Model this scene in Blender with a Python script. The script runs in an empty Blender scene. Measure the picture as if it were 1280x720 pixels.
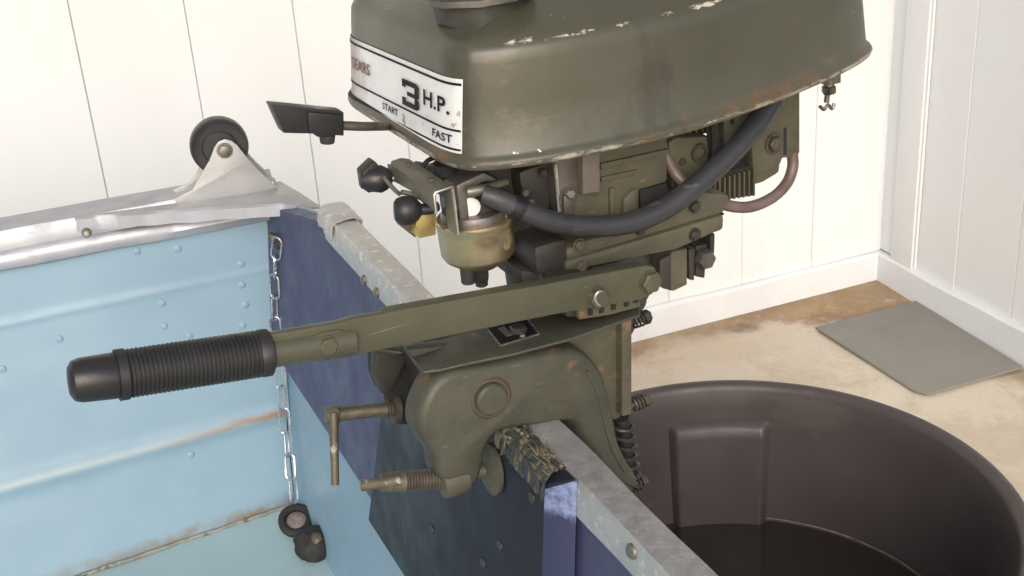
import bpy, bmesh, math, random
from mathutils import Vector, Matrix, noise
from mathutils.bvhtree import BVHTree
random.seed(7)
sc = bpy.context.scene
COL = sc.collection

# ------------------------------------------------------------------ camera
F = 1600.0                                   # focal length in photo pixels (photo 1280 x 720)
CZ = 1.30
dn = Vector((240.0, 3500.0, F)).normalized()          # plumb direction in camera coords (x right, y down, z forward)
fw = (Vector((0, 0, 1)) - dn * dn.z).normalized()
rt = dn.cross(fw)
CAM = Vector((0, 0, CZ))
def towards(px, py):                          # world direction of a photo pixel
    c = Vector((px - 640.0, py - 360.0, F))
    return Vector((c.dot(rt), c.dot(fw), -c.dot(dn)))
def c2w(v): return Vector((v.dot(rt), v.dot(fw), -v.dot(dn)))
cam = bpy.data.cameras.new('camera'); camo = bpy.data.objects.new('camera', cam); COL.objects.link(camo)
cr, cu, cb_ = c2w(Vector((1, 0, 0))), c2w(Vector((0, -1, 0))), c2w(Vector((0, 0, -1)))
camo.matrix_world = Matrix(((cr.x, cu.x, cb_.x, 0), (cr.y, cu.y, cb_.y, 0), (cr.z, cu.z, cb_.z, CZ), (0, 0, 0, 1)))
cam.sensor_width = 36; cam.lens = 36 * F / 1280; cam.clip_start = 0.02; cam.clip_end = 300
cam.dof.use_dof = False
sc.camera = camo

# ------------------------------------------------------------------ light
w = bpy.data.worlds.new('World'); sc.world = w; w.use_nodes = True
nt = w.node_tree; bg = nt.nodes['Background']
sky = nt.nodes.new('ShaderNodeTexSky'); sky.sky_type = 'NISHITA'; sky.sun_disc = False
SUN_EL, SUN_AZ = 29.0, 178.0                  # azimuth from +Y, positive towards +X
sky.sun_elevation = math.radians(SUN_EL); sky.sun_rotation = math.radians(SUN_AZ)
sky.air_density = 1.0; sky.dust_density = 3.0; sky.ozone_density = 1.0
nt.links.new(sky.outputs[0], bg.inputs[0]); bg.inputs[1].default_value = 0.15
sl = bpy.data.lights.new('sun', 'SUN'); sl.energy = 1.05; sl.angle = math.radians(40); sl.color = (1, 0.99, 0.975)
so = bpy.data.objects.new('sun', sl); COL.objects.link(so)
az, el = math.radians(SUN_AZ), math.radians(SUN_EL)
sd = Vector((math.sin(az) * math.cos(el), math.cos(az) * math.cos(el), math.sin(el)))
so.rotation_euler = sd.to_track_quat('Z', 'Y').to_euler()
vs = sc.view_settings; vs.view_transform = 'Standard'; vs.look = 'None'; vs.exposure = 0.33; vs.gamma = 1

# ------------------------------------------------------------------ geometry helpers
def pl(px, py, p0, n):
    r = towards(px, py); return CAM + r * ((p0 - CAM).dot(n) / r.dot(n))
def onz(px, py, z): return pl(px, py, Vector((0, 0, z)), Vector((0, 0, 1)))
def dep(px, py, d): return CAM + towards(px, py) / F * d
BASE = {}                                     # thing name -> base location
def thing(name, label, cat, loc, group=None):
    o = bpy.data.objects.new(name, None); COL.objects.link(o); o.location = loc
    o.empty_display_size = 0.1
    o['label'] = label; o['category'] = cat
    if group: o['group'] = group
    BASE[o.name] = Vector(loc); return o
class MB:
    def __init__(s): s.v = []; s.f = []
    def add(s, vs_, fs):
        k = len(s.v); s.v += [Vector(p) for p in vs_]; s.f += [[i + k for i in q] for q in fs]; return s
    def prism(s, pts, off):
        n = len(pts); off = Vector(off)
        return s.add(list(pts) + [Vector(p) + off for p in pts],
                     [list(range(n)), list(range(2 * n - 1, n - 1, -1))] + [[i, i + n, (i + 1) % n + n, (i + 1) % n][::-1] for i in range(n)])
    def box(s, c, ax, h):                     # centre, three axes, half sizes
        c = Vector(c); vs_ = []
        for i in (-1, 1):
            for j in (-1, 1):
                for k in (-1, 1): vs_.append(c + ax[0] * (i * h[0]) + ax[1] * (j * h[1]) + ax[2] * (k * h[2]))
        return s.add(vs_, [(0, 1, 3, 2), (4, 6, 7, 5), (0, 4, 5, 1), (2, 3, 7, 6), (0, 2, 6, 4), (1, 5, 7, 3)])
    def rings(s, rs, cap=True, closed=True):
        n = len(rs[0]); vs_ = [p for r in rs for p in r]; fs = []
        m = n if closed else n - 1
        for k in range(len(rs) - 1):
            for i in range(m):
                j = (i + 1) % n; fs.append((k * n + i, k * n + j, (k + 1) * n + j, (k + 1) * n + i))
        if cap: fs += [list(range(n))[::-1], [(len(rs) - 1) * n + i for i in range(n)]]
        return s.add(vs_, fs)
    def lathe(s, p, ax, prof, seg=24, cap=True, ph=0.0):
        p = Vector(p); ax = Vector(ax).normalized(); u = ax.orthogonal().normalized(); v = ax.cross(u)
        return s.rings([[p + ax * h + (u * math.cos(2 * math.pi * i / seg + ph) + v * math.sin(2 * math.pi * i / seg + ph)) * r
                         for i in range(seg)] for h, r in prof], cap)
    def cyl(s, a, b, r0, r1=None, seg=18):
        a = Vector(a); b = Vector(b); r1 = r0 if r1 is None else r1
        L = (b - a).length; e = min(r0, r1, L) * 0.12
        return s.lathe(a, b - a, [(0, r0 - e), (e, r0), (L - e, r1), (L, r1 - e)] if seg > 8 else [(0, r0), (L, r1)], seg)
    def hexh(s, p, ax, r, h, ph=0.3):
        return s.lathe(p, ax, [(0, r), (h * .8, r), (h, r * .85)], 6, True, ph)
    def tube(s, pts, r, seg=12, smooth=6, cap=True):
        pts = [Vector(p) for p in pts]
        if smooth and len(pts) > 2:
            q = []; P = [pts[0] * 2 - pts[1]] + pts + [pts[-1] * 2 - pts[-2]]
            for i in range(1, len(P) - 2):
                for k in range(smooth):
                    t = k / smooth
                    q.append(0.5 * ((2 * P[i]) + (P[i + 1] - P[i - 1]) * t + (2 * P[i - 1] - 5 * P[i] + 4 * P[i + 1] - P[i + 2]) * t * t + (3 * P[i] - P[i - 1] - 3 * P[i + 1] + P[i + 2]) * t ** 3))
            q.append(pts[-1]); pts = q
        n = len(pts); t0 = (pts[1] - pts[0]).normalized(); u = t0.orthogonal().normalized(); rs = []
        for i, p in enumerate(pts):
            t = (pts[min(i + 1, n - 1)] - pts[max(i - 1, 0)]).normalized()
            u = (u - t * u.dot(t)).normalized(); v = t.cross(u)
            rr = r if not hasattr(r, '__len__') else r[0] + (r[1] - r[0]) * i / (n - 1)
            rs.append([p + (u * math.cos(2 * math.pi * k / seg) + v * math.sin(2 * math.pi * k / seg)) * rr for k in range(seg)])
        return s.rings(rs, cap)
    def mesh(s, name, mat, org=Vector((0, 0, 0)), bevel=0, ang=40, sharp=38):
        me = bpy.data.meshes.new(name); bm = bmesh.new()
        vv = [bm.verts.new(p - org) for p in s.v]
        for q in s.f:
            try: bm.faces.new([vv[i] for i in q])
            except ValueError: pass
        bmesh.ops.recalc_face_normals(bm, faces=bm.faces)
        if bevel:
            es = [e for e in bm.edges if len(e.link_faces) == 2 and e.calc_face_angle(0) > math.radians(ang)]
            if es: bmesh.ops.bevel(bm, geom=es, offset=bevel, segments=2, profile=0.6, affect='EDGES', clamp_overlap=True)
        bm.to_mesh(me); bm.free(); me.materials.append(mat)
        me.shade_smooth(); me.set_sharp_from_angle(angle=math.radians(sharp))
        return me
    def build(s, name, mat, parent=None, bevel=0, sharp=38, label=None, **tags):
        org = BASE[parent.name] if parent else Vector((0, 0, 0))
        o = bpy.data.objects.new(name, s.mesh(name, mat, org, bevel, 40, sharp)); COL.objects.link(o)
        if parent: o.parent = parent; BASE[o.name] = org
        else: BASE[o.name] = org
        if label: o['label'] = label
        for k, v in tags.items(): o[k] = v
        return o
def inst(name, me, parent, M):
    o = bpy.data.objects.new(name, me); COL.objects.link(o)
    if parent: o.parent = parent; M = Matrix.Translation(-BASE[parent.name]) @ M
    o.matrix_local = M; BASE[o.name] = BASE[parent.name] if parent else Vector((0, 0, 0)); return o
def frame(p, z, x=None):                      # matrix at p with its z axis along z
    z = Vector(z).normalized(); x = (Vector(x) if x else z.orthogonal()); x = (x - z * x.dot(z)).normalized(); y = z.cross(x)
    return Matrix(((x.x, y.x, z.x, p[0]), (x.y, y.y, z.y, p[1]), (x.z, y.z, z.z, p[2]), (0, 0, 0, 1)))

# ------------------------------------------------------------------ materials
class NT:
    def __init__(s, name):
        s.m = bpy.data.materials.new(name); s.m.use_nodes = True; s.t = s.m.node_tree; s.b = s.t.nodes['Principled BSDF']
        s.tc = s.t.nodes.new('ShaderNodeTexCoord'); s.co = s.tc.outputs['Object']
    def n(s, k, **kw):
        o = s.t.nodes.new(k)
        for a, v in kw.items():
            if a in o.inputs: o.inputs[a].default_value = v
            else: setattr(o, a, v)
        return o
    def l(s, a, b): s.t.links.new(a, b)
    def noise(s, scale, detail=4, rough=.6, stretch=None, co=None, dist=0.0):
        c = co or s.co
        if stretch:
            mp = s.n('ShaderNodeMapping'); mp.inputs['Scale'].default_value = stretch; s.l(c, mp.inputs[0]); c = mp.outputs[0]
        t = s.n('ShaderNodeTexNoise'); t.inputs['Scale'].default_value = scale; t.inputs['Detail'].default_value = detail
        t.inputs['Roughness'].default_value = rough; t.inputs['Distortion'].default_value = dist; s.l(c, t.inputs['Vector']); return t.outputs['Fac']
    def ramp(s, x, a, b, lo=0.0, hi=1.0):
        r = s.n('ShaderNodeMapRange'); r.inputs[1].default_value = a; r.inputs[2].default_value = b
        r.inputs[3].default_value = lo; r.inputs[4].default_value = hi; s.l(x, r.inputs[0]); return r.outputs[0]
    def mul(s, a, b, op='MULTIPLY'):
        m = s.n('ShaderNodeMath', operation=op)
        for i, x in enumerate((a, b)):
            if isinstance(x, (int, float)): m.inputs[i].default_value = x
            else: s.l(x, m.inputs[i])
        return m.outputs[0]
    def mix(s, fac, a, b):
        m = s.n('ShaderNodeMix', data_type='RGBA')
        for i, x in ((0, fac), (6, a), (7, b)):
            if isinstance(x, (int, float)): m.inputs[i].default_value = x
            elif isinstance(x, (tuple, list)): m.inputs[i].default_value = (*x[:3], 1)
            else: s.l(x, m.inputs[i])
        return m.outputs[2]
    def bump(s, h, strength, dist=.001):
        b = s.n('ShaderNodeBump'); b.inputs['Strength'].default_value = strength; b.inputs['Distance'].default_value = dist
        s.l(h, b.inputs['Height'])
        if s.b.inputs['Normal'].links: s.l(s.b.inputs['Normal'].links[0].from_socket, b.inputs['Normal'])
        s.l(b.outputs[0], s.b.inputs['Normal'])
def mat(name, col, rough=.5, metal=0.0, col2=None, vs_=14, wear=None, wa=.62, ws=30, bump=.25, bs=60, stretch=None, rv=.15, spec=None, wr=.8, wm=0.0, coat=0, grime=0):
    k = NT(name); c = k.mix(k.ramp(k.noise(vs_, 5, .6, stretch), .3, .7), col, col2 or tuple(x * .75 for x in col))
    if grime:
        c = k.mix(k.ramp(k.noise(9, 8, .72, None, None, 1.2), .50, .72, 0, grime), c, tuple(x * .42 for x in col))
        c = k.mix(k.ramp(k.noise(420, 3, .6, (.12, .3, 1)), .66, .74, 0, .45), c, tuple(min(1, x * 2.1) for x in col))
        c = k.mix(k.ramp(k.noise(75, 6, .75), .66, .70, 0, .5 * grime), c, (.14, .08, .05))
    rr = k.ramp(k.noise(vs_ * 2.3, 4), .3, .7, max(rough - rv, .03), min(rough + rv, 1))
    if wear:
        f = k.ramp(k.noise(ws, 8, .68, stretch), wa, wa + .06); c = k.mix(f, c, wear)
        rr2 = k.n('ShaderNodeMix', data_type='FLOAT'); k.l(f, rr2.inputs[0]); k.l(rr, rr2.inputs[2]); rr2.inputs[3].default_value = wr; rr = rr2.outputs[0]
        if wm != metal:
            mm = k.n('ShaderNodeMix', data_type='FLOAT'); k.l(f, mm.inputs[0]); mm.inputs[2].default_value = metal; mm.inputs[3].default_value = wm; k.l(mm.outputs[0], k.b.inputs['Metallic'])
    k.l(c, k.b.inputs['Base Color']); k.l(rr, k.b.inputs['Roughness'])
    if not k.b.inputs['Metallic'].links: k.b.inputs['Metallic'].default_value = metal
    if spec is not None: k.b.inputs['Specular IOR Level'].default_value = spec
    if coat: k.b.inputs['Coat Weight'].default_value = coat; k.b.inputs['Coat Roughness'].default_value = .25
    if bump: k.bump(k.noise(bs, 6, .65, stretch), bump, .0006)
    return k.m
RUST = (.13, .06, .03); OLIVE = (.086, .085, .054); OLIVE2 = (.063, .063, .040)
m_olive = mat('olive_paint', OLIVE, .42, 0, OLIVE2, 12, RUST, .66, 22, .3, 90, grime=.6)
m_olive_rough = mat('cast_olive_paint', (.112, .104, .068), .55, 0, (.066, .062, .042), 20, (.20, .12, .07), .60, 26, .6, 120, grime=.9)
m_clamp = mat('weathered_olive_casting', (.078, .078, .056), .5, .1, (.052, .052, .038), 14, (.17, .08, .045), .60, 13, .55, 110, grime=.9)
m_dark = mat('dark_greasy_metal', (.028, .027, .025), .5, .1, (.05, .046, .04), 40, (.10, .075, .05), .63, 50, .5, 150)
m_black = mat('black_plastic', (.014, .014, .016), .38, 0, (.02, .02, .022), 20, None, bump=.15, bs=200)
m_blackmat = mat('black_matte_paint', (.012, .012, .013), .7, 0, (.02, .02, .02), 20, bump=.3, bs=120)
m_hose = mat('black_rubber_hose', (.028, .029, .034), .42, 0, (.045, .045, .05), 25, (.09, .085, .08), .68, 60, .25, 150)
m_tube = mat('brown_rubber_tube', (.20, .145, .125), .45, 0, (.09, .065, .055), 40, bump=.2)
m_steel = mat('dull_steel', (.30, .285, .25), .45, .85, (.19, .17, .145), 60, (.12, .07, .04), .62, 70, .4, 150)
m_rusty = mat('rusty_steel', (.13, .115, .088), .55, .5, (.07, .058, .044), 70, (.36, .34, .28), .62, 60, .8, 160)
m_bright = mat('bright_worn_metal', (.75, .73, .68), .3, .9, (.55, .52, .46), 60, bump=.3)
m_gold = mat('yellow_zinc_plating', (.58, .49, .31), .34, .9, (.46, .38, .23), 18, (.24, .17, .09), .64, 30, .25, 60)
m_brass = mat('brass', (.62, .50, .20), .35, .8, (.42, .33, .14), 60, bump=.2)
m_carb = mat('grey_pot_metal', (.22, .20, .19), .42, .65, (.13, .115, .105), 50, (.07, .05, .04), .60, 60, .4, 150)
m_chan = mat('dull_olive_steel', (.22, .21, .17), .4, .5, (.14, .13, .105), 45, (.10, .07, .045), .62, 60, .3, 150)
m_white = mat('white_plastic', (.85, .84, .86), .4, 0, (.8, .79, .8), 30, bump=0)
m_ink = mat('black_print', (.010, .010, .012), .6, 0, bump=0, spec=.2)
m_ink_faded = mat('faded_print', (.12, .07, .06), .6, 0, (.32, .22, .19), 140, bump=0)
m_alum = mat('weathered_aluminium', (.58, .57, .57), .48, .7, (.50, .50, .49), 40, (.74, .73, .70), .565, 110, 1.0, 150, rv=.15, wr=.35, wm=.7)
m_plate = mat('smooth_sheet_aluminium', (.46, .47, .49), .5, .75, (.38, .385, .40), 10, (.36, .34, .32), .66, 40, .5, 60)
m_rail = mat('mill_aluminium', (.46, .48, .53), .55, .6, (.38, .39, .43), 14, (.36, .34, .33), .64, 30, .6, 60)
m_wheel = mat('black_rubber_wheel', (.022, .022, .023), .42, 0, (.04, .04, .04), 30, (.42, .40, .38), .60, 16, .3, 90)
m_lightblue = mat('light_blue_boat_paint', (.225, .345, .440), .45, 0, (.205, .318, .412), 5, (.28, .38, .46), .63, 9, .35, 14)
m_floorblue = mat('pale_green_blue_floor_paint', (.36, .50, .53), .5, 0, (.30, .44, .49), 5, (.28, .27, .22), .66, 10, .4, 20)
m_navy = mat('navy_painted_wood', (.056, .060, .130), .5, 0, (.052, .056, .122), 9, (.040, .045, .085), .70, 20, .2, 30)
m_pad = mat('dark_navy_wood', (.009, .0105, .021), .5, 0, (.007, .008, .016), 9, (.05, .05, .042), .68, 30, .5, 40)  # navy set much darker than the transom board
m_padend0 = mat('blue_chalky_end_grain', (.055, .062, .165), .6, 0, (.045, .05, .14), 12, (.20, .24, .38), .50, 26, .8, 80)
m_can = mat('dark_brown_plastic', (.078, .066, .066), .45, 0, (.066, .055, .056), 6, (.13, .11, .105), .68, 18, .15, 60)
def scratched(m, col, amt=.5, sc_=(40, 40, 4), thr=.70):
    t = m.node_tree; b = t.nodes['Principled BSDF']; src = b.inputs['Base Color'].links[0].from_socket
    tc = t.nodes.new('ShaderNodeTexCoord'); mp = t.nodes.new('ShaderNodeMapping'); mp.inputs['Scale'].default_value = sc_; mp.inputs['Rotation'].default_value = (.1, .15, .3)
    nz_ = t.nodes.new('ShaderNodeTexNoise'); nz_.inputs['Scale'].default_value = 1; nz_.inputs['Detail'].default_value = 5; nz_.inputs['Roughness'].default_value = .7
    rp = t.nodes.new('ShaderNodeMapRange'); rp.inputs[1].default_value = thr; rp.inputs[2].default_value = thr + .05; rp.inputs[4].default_value = amt
    mx = t.nodes.new('ShaderNodeMix'); mx.data_type = 'RGBA'; mx.inputs[7].default_value = (*col, 1)
    t.links.new(tc.outputs['Object'], mp.inputs[0]); t.links.new(mp.outputs[0], nz_.inputs['Vector']); t.links.new(nz_.outputs['Fac'], rp.inputs[0])
    t.links.new(rp.outputs[0], mx.inputs[0]); t.links.new(src, mx.inputs[6]); t.links.new(mx.outputs[2], b.inputs['Base Color'])
scratched(m_can, (.13, .11, .105), .5, (90, 90, 5), .66)
scratched(m_can, (.10, .085, .08), .6, (6, 6, 14), .58)
scratched(m_hose, (.10, .10, .10), .6, (30, 60, 160), .62)
scratched(m_olive, (.20, .19, .15), .7, (12, 40, 420), .66)
scratched(m_clamp, (.17, .16, .12), .6, (60, 90, 260), .66)
scratched(m_plate, (.30, .29, .28), .6, (20, 160, 60), .64)
scratched(m_rail, (.26, .25, .26), .6, (12, 90, 90), .64)
m_ply = mat('grey_vinyl_sheet', (.235, .225, .205), .6, 0, (.205, .20, .182), 5, bump=.15, bs=120)
m_cushion = mat('black_sponge_rubber', (.012, .012, .012), .75, 0, (.02, .02, .018), 30, (.06, .045, .03), .62, 60, .9, 120)

k = NT('navy_end_with_chalky_top'); sp = k.n('ShaderNodeSeparateXYZ'); k.l(k.co, sp.inputs[0])
zz = k.mul(sp.outputs[2], k.mul(k.mul(k.noise(60, 6, .7), .5, 'SUBTRACT'), .022), 'ADD')
f_ = k.mul(k.ramp(zz, -.030 + .836, -.024 + .836), k.ramp(k.noise(160, 5, .7), .35, .55, .35, 1))
c = k.mix(f_, (.030, .035, .088), (.20, .25, .42)); k.l(c, k.b.inputs['Base Color']); k.b.inputs['Roughness'].default_value = .6; k.bump(k.noise(120, 5), .6, .0008); m_padend = k.m
# wall paint
def wallmat(name, col):
    k = NT(name)
    c = k.mix(k.ramp(k.noise(3, 4, .6, (1, 1, .35)), .35, .75), col, tuple(x * .93 for x in col))
    g = k.ramp(k.noise(24, 6, .7, (1, 1, .12)), .66, .82, 0, .25); c = k.mix(g, c, (.62, .60, .56))
    sp = k.n('ShaderNodeSeparateXYZ'); k.l(k.co, sp.inputs[0]); c = k.mix(k.mul(k.ramp(sp.outputs[2], .06, .11, 1, 0), k.ramp(k.noise(30, 6, .7), .52, .70, 0, .35)), c, (.50, .46, .40))
    k.l(c, k.b.inputs['Base Color']); k.b.inputs['Roughness'].default_value = .55
    k.bump(k.noise(60, 5, .6, (1, 1, .08)), .25, .0008); return k.m
m_wall = wallmat('white_painted_boards', (.76, .785, .81))
m_curb = mat('white_painted_concrete', (.74, .76, .80), .6, 0, (.66, .68, .72), 6, (.40, .38, .34), .68, 14, .6, 40)
m_gap = mat('grey_backing', (.80, .82, .84), .9, bump=0)

# wall / floor layout
WA = Vector((.263, 2.54, 0)); WC = Vector((.878, 2.779, 0)); ad = (WC - WA).normalized(); an = Vector((-ad.y, ad.x, 0))   # an: away from camera
bd = Vector((.326, -.945, 0)).normalized(); bn = Vector((bd.y, -bd.x, 0))
if bn.dot(WC - CAM) < 0: bn = -bn
# floor
k = NT('stained_concrete')
sepc = k.co
big = k.ramp(k.noise(2.2, 6, .62), .38, .66)
c = k.mix(big, (.60, .535, .44), (.50, .42, .32))
c = k.mix(k.ramp(k.noise(9, 7, .7), .5, .72, 0, .7), c, (.64, .58, .49))
c = k.mix(k.ramp(k.noise(60, 6, .75), .58, .75, 0, .5), c, (.30, .23, .16))
def spot(pt, r, sx=1.0, jag=.5):
    mp = k.n('ShaderNodeVectorMath', operation='SUBTRACT'); k.l(k.co, mp.inputs[0]); mp.inputs[1].default_value = pt
    sc_ = k.n('ShaderNodeVectorMath', operation='MULTIPLY'); k.l(mp.outputs[0], sc_.inputs[0]); sc_.inputs[1].default_value = (1 / sx, 1, 1)
    ln = k.n('ShaderNodeVectorMath', operation='LENGTH'); k.l(sc_.outputs[0], ln.inputs[0])
    d = k.mul(ln.outputs['Value'], k.mul(k.mul(k.noise(16, 5, .65), .5, 'SUBTRACT'), r * jag * 4), 'ADD')
    return k.ramp(d, r * .75, r * 1.1, 1, 0)
for (px, py, r, sx, jag, col, amt) in ((1085, 372, .16, 1.9, .35, (.22, .12, .05), .75), (925, 410, .030, 1.5, .4, (.13, .085, .05), .95),
        (792, 441, .022, 1.3, .3, (.17, .13, .09), .95), (1047, 379, .022, 1.6, .4, (.17, .11, .06), .8), (1008, 370, .10, 1.8, .6, (.36, .24, .12), .6), (930, 388, .07, 3.0, .6, (.42, .29, .16), .55), (840, 408, .05, 3.2, .6, (.42, .30, .17), .5),
        (860, 440, .08, 2.6, .6, (.48, .35, .21), .6), (930, 440, .12, 2.2, .6, (.58, .50, .42), .5), (1180, 470, .2, 1, .6, (.66, .60, .50), .6)):
    f_ = k.mul(spot(onz(px, py, 0), r, sx, jag), min(1, amt * 1.15)); c = k.mix(f_, c, col)
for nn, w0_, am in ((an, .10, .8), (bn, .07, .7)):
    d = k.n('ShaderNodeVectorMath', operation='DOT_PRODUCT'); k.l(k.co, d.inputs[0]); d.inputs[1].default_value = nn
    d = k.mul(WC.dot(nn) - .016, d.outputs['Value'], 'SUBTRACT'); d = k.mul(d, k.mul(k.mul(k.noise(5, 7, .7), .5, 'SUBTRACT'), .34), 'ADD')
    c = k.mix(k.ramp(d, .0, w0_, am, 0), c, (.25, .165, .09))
c = k.mix(k.ramp(k.noise(5.5, 9, .78, None, None, .8), .52, .66, 0, .6), c, (.42, .32, .215))
c = k.mix(k.ramp(k.noise(26, 8, .8), .56, .68, 0, .45), c, (.66, .60, .51))
c = k.mix(k.ramp(k.noise(230, 3, .6), .62, .70, 0, .7), c, (.22, .17, .12))
k.l(c, k.b.inputs['Base Color']); k.b.inputs['Roughness'].default_value = .55
k.l(k.ramp(k.noise(7, 4), .3, .7, .38, .7), k.b.inputs['Roughness'])
k.bump(k.noise(160, 5, .7), .5, .0008)
m_floor = k.m
nx = MB(); nx.add([(-14, -14, 0), (14, -14, 0), (14, 14, 0), (-14, 14, 0)], [(0, 1, 2, 3)])
nx.build('floor', m_floor, kind='structure')

# walls: individual boards
def wall(label, org, d, nrm, us, zb, ztop, trims=()):
    t = thing('board_wall', label, 'wall', org)
    MB().box(org + d * ((us[0] + us[-1]) / 2) + nrm * .045 + Vector((0, 0, (ztop) / 2)), (d, nrm, Vector((0, 0, 1))), ((us[-1] - us[0]) / 2, .02, ztop / 2)).build('backing', m_gap, t)
    for i in range(len(us) - 1):
        a, b = us[i], us[i + 1]; g = .0004; ch = .0026; off = random.uniform(0, .0012)
        P = [(a + g, .024), (a + g, ch), (a + g + ch * .7, 0), (b - g - ch * .7, 0), (b - g, ch), (b - g, .024)]
        q = [org + d * x + nrm * (y + off) + Vector((0, 0, zb + .001)) for x, y in P]
        MB().prism(q, (0, 0, ztop - zb)).build('board', m_wall, t, sharp=20)
    return t
la = [-.004 - .1885 * i for i in range(1, 16)][::-1] + [.014]
wa = wall('white vertical board wall running behind the boat to the corner', WC, ad, an, la, .066, 2.6)
def curb(wt, name, p0, p1, nrm, h0, h1, out=.016):
    d = (p1 - p0); L = d.length; d.normalize(); N = 40; rs = []
    for i in range(N + 1):
        x = L * i / N; h = h0 + (h1 - h0) * i / N + noise.noise(Vector((x * 6, h0, 0))) * .003; o = -out + noise.noise(Vector((x * 9, 3, 0))) * .002
        p = p0 + d * x
        rs.append([p + nrm * .02 + Vector((0, 0, -.01)), p + nrm * (o - .004) + Vector((0, 0, -.01)), p + nrm * (o) + Vector((0, 0, h - .006)), p + nrm * (o + .006) + Vector((0, 0, h)), p + nrm * .02 + Vector((0, 0, h))])
    MB().rings(rs).build(name, m_curb, wt)
curb(wa, 'curb', WC + ad * -3.0, WC + bd * .0 + ad * .0, an, .080, .066)
lb = [-.012, .13, .2685, .449, .63, .81, .99, 1.17, 1.35, 1.53, 1.71]
wb = wall('white vertical board wall at the right, meeting the long wall at the corner', WC, bd, bn, lb, .07, 2.6)
curb(wb, 'curb', WC, WC + bd * 1.75, bn, .066, .12)
# raised corner strip
MB().box(WC + bd * .095 - bn * .006 + Vector((0, 0, 1.33)), (bd, bn, Vector((0, 0, 1))), (.038, .006, 1.27)).build('trim_strip', m_wall, wb, .002)
MB().box(WC + bd * .135 - bn * .0035 + Vector((0, 0, 1.33)), (bd, bn, Vector((0, 0, 1))), (.004, .0032, 1.26)).build('trim_strip', m_wall, wb, .001)

# unseen roof added to block overhead light, open towards the viewer and the right
MB().prism([Vector((-4.5, .1, 2.62)), Vector((1.9, .1, 2.62)), Vector((1.9, 4.2, 2.62)), Vector((-4.5, 4.2, 2.62))], (0, 0, .12)).build('added_shade_roof', m_wall, kind='structure')

# floor sheet
q = [onz(*p, .0045) for p in ((1020, 410), (1146, 376), (1279, 462), (1150, 493), (1126, 480))]
q = [onz(*p, .0045) for p in ((1019, 411), (1145, 378), (1279, 461), (1160, 494), (1143, 490))]
o = MB().prism(q, (0, 0, .0045)).build('floor_sheet', m_ply, bevel=.001, label='flat grey sheet lying on the stained concrete in the corner', category='mat')
BASE[o.name] = Vector((0, 0, 0))

# ------------------------------------------------------------------ garbage can
cc = Vector((.222, 1.082, 0)); RZ = .54; RR = .272
bx = lambda z: .215 + (RR - .012 - .215) * (z / RZ)
can = thing('garbage_can', 'big round dark brown plastic can holding water below the outboard motor', 'garbage can', (cc.x, cc.y, 0))
prof = [(.0, .0005), (.0, .205), (.01, .215), (RZ - .03, RR - .010), (RZ - .028, RR + .004), (RZ - .006, RR + .007), (RZ - .001, RR + .005), (RZ + .002, RR), (RZ + .002, RR - .006), (RZ - .001, RR - .010), (RZ - .006, RR - .0125), (RZ - .03, RR - .016), (.02, .21), (.016, .0005)]
seg = 96; rs = []
hA = 1.78                                     # angle of the moulded handle recess (seen from inside)
def canpt(z, r, i):
    a = 2 * math.pi * i / seg; return cc + Vector((math.cos(a) * r, math.sin(a) * r, z))
rs = [[canpt(z, r, i) for i in range(seg)] for z, r in prof]
MB().rings(rs, cap=False).build('body', m_can, can)
# the handle pocket bulges into the can
for ang in (1.507, 1.507 + math.pi):
    pk = []; hw = .245
    for (z, d, ww) in ((RZ - .165 - .06, .000, hw), (RZ - .16 - .06, .009, hw), (RZ - .062, .011, hw), (RZ - .052, .010, hw * .99), (RZ - .046, .006, hw * .985), (RZ - .042, -.004, hw * .97)):
        row = []; R0 = bx(z) - .004
        for kx in range(41):
            t = (kx / 40 * 2 - 1); a = ang + t * ww; e = min(1, max(0, (1 - abs(t)) / .13)); e = e * e * (3 - 2 * e)
            rr = R0 + .003 - (d + .003) * e
            row.append(cc + Vector((math.cos(a) * rr, math.sin(a) * rr, z)))
        pk.append(row)
    MB().rings(pk, cap=False, closed=False).build('handle_recess', m_can, can, sharp=50)
k = NT('dark_water'); k.b.inputs['Base Color'].default_value = (.030, .024, .022, 1); k.b.inputs['Roughness'].default_value = .12
k.bump(k.noise(30, 3), .15, .001); m_water = k.m
WZ = .362
wl = [cc + Vector((math.cos(a_) * (bx(WZ) - .0010), math.sin(a_) * (bx(WZ) - .0010), WZ + .0030 + .0008 * noise.noise(Vector((a_ * 6, 0, 0))))) for a_ in [math.radians(8 + 1.2 * i) for i in range(66)]]
MB().tube(wl, .0024, 6, 0).build('waterline_glint', mat('tan_glint', (.34, .29, .25), .6, 0, (.10, .08, .07), 60, bump=.5), can)  # pale arc paints the water edge's reflection as tan colour
wv = [cc + Vector((math.cos(2 * math.pi * i / 96) * (bx(WZ) - .002), math.sin(2 * math.pi * i / 96) * (bx(WZ) - .002), WZ)) for i in range(96)]
MB().add([cc + Vector((0, 0, WZ))] + wv, [(0, 1 + i, 1 + (i + 1) % 96) for i in range(96)]).build('water', m_water, kind='structure')

# ------------------------------------------------------------------ boat
ZT = .836
Mo = Vector((.030, .778, ZT)); T = Vector((-.390, .921, 0)).normalized(); Nn = Vector((.921, .390, 0)).normalized()   # T along transom to the far corner, Nn aft/outboard
RAKE = .10
def tp(t, d, h):                              # point: t along transom from Mo, d inboard of outer edge, h below top
    return Mo + T * t - Nn * (d + RAKE * h) - Vector((0, 0, h))
tn_ = (T.cross((-Nn * RAKE - Vector((0, 0, 1))).normalized())).normalized()
def onT(px, py, d): return pl(px, py, tp(0, d, 0), tn_)
boat = thing('boat', 'old open aluminium boat painted light blue inside with navy wooden transom boards', 'boat', (Mo.x, Mo.y, 0))
TF = .765; TC = .500                                    # far corner
TN = -.62
THK = .0095
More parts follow.
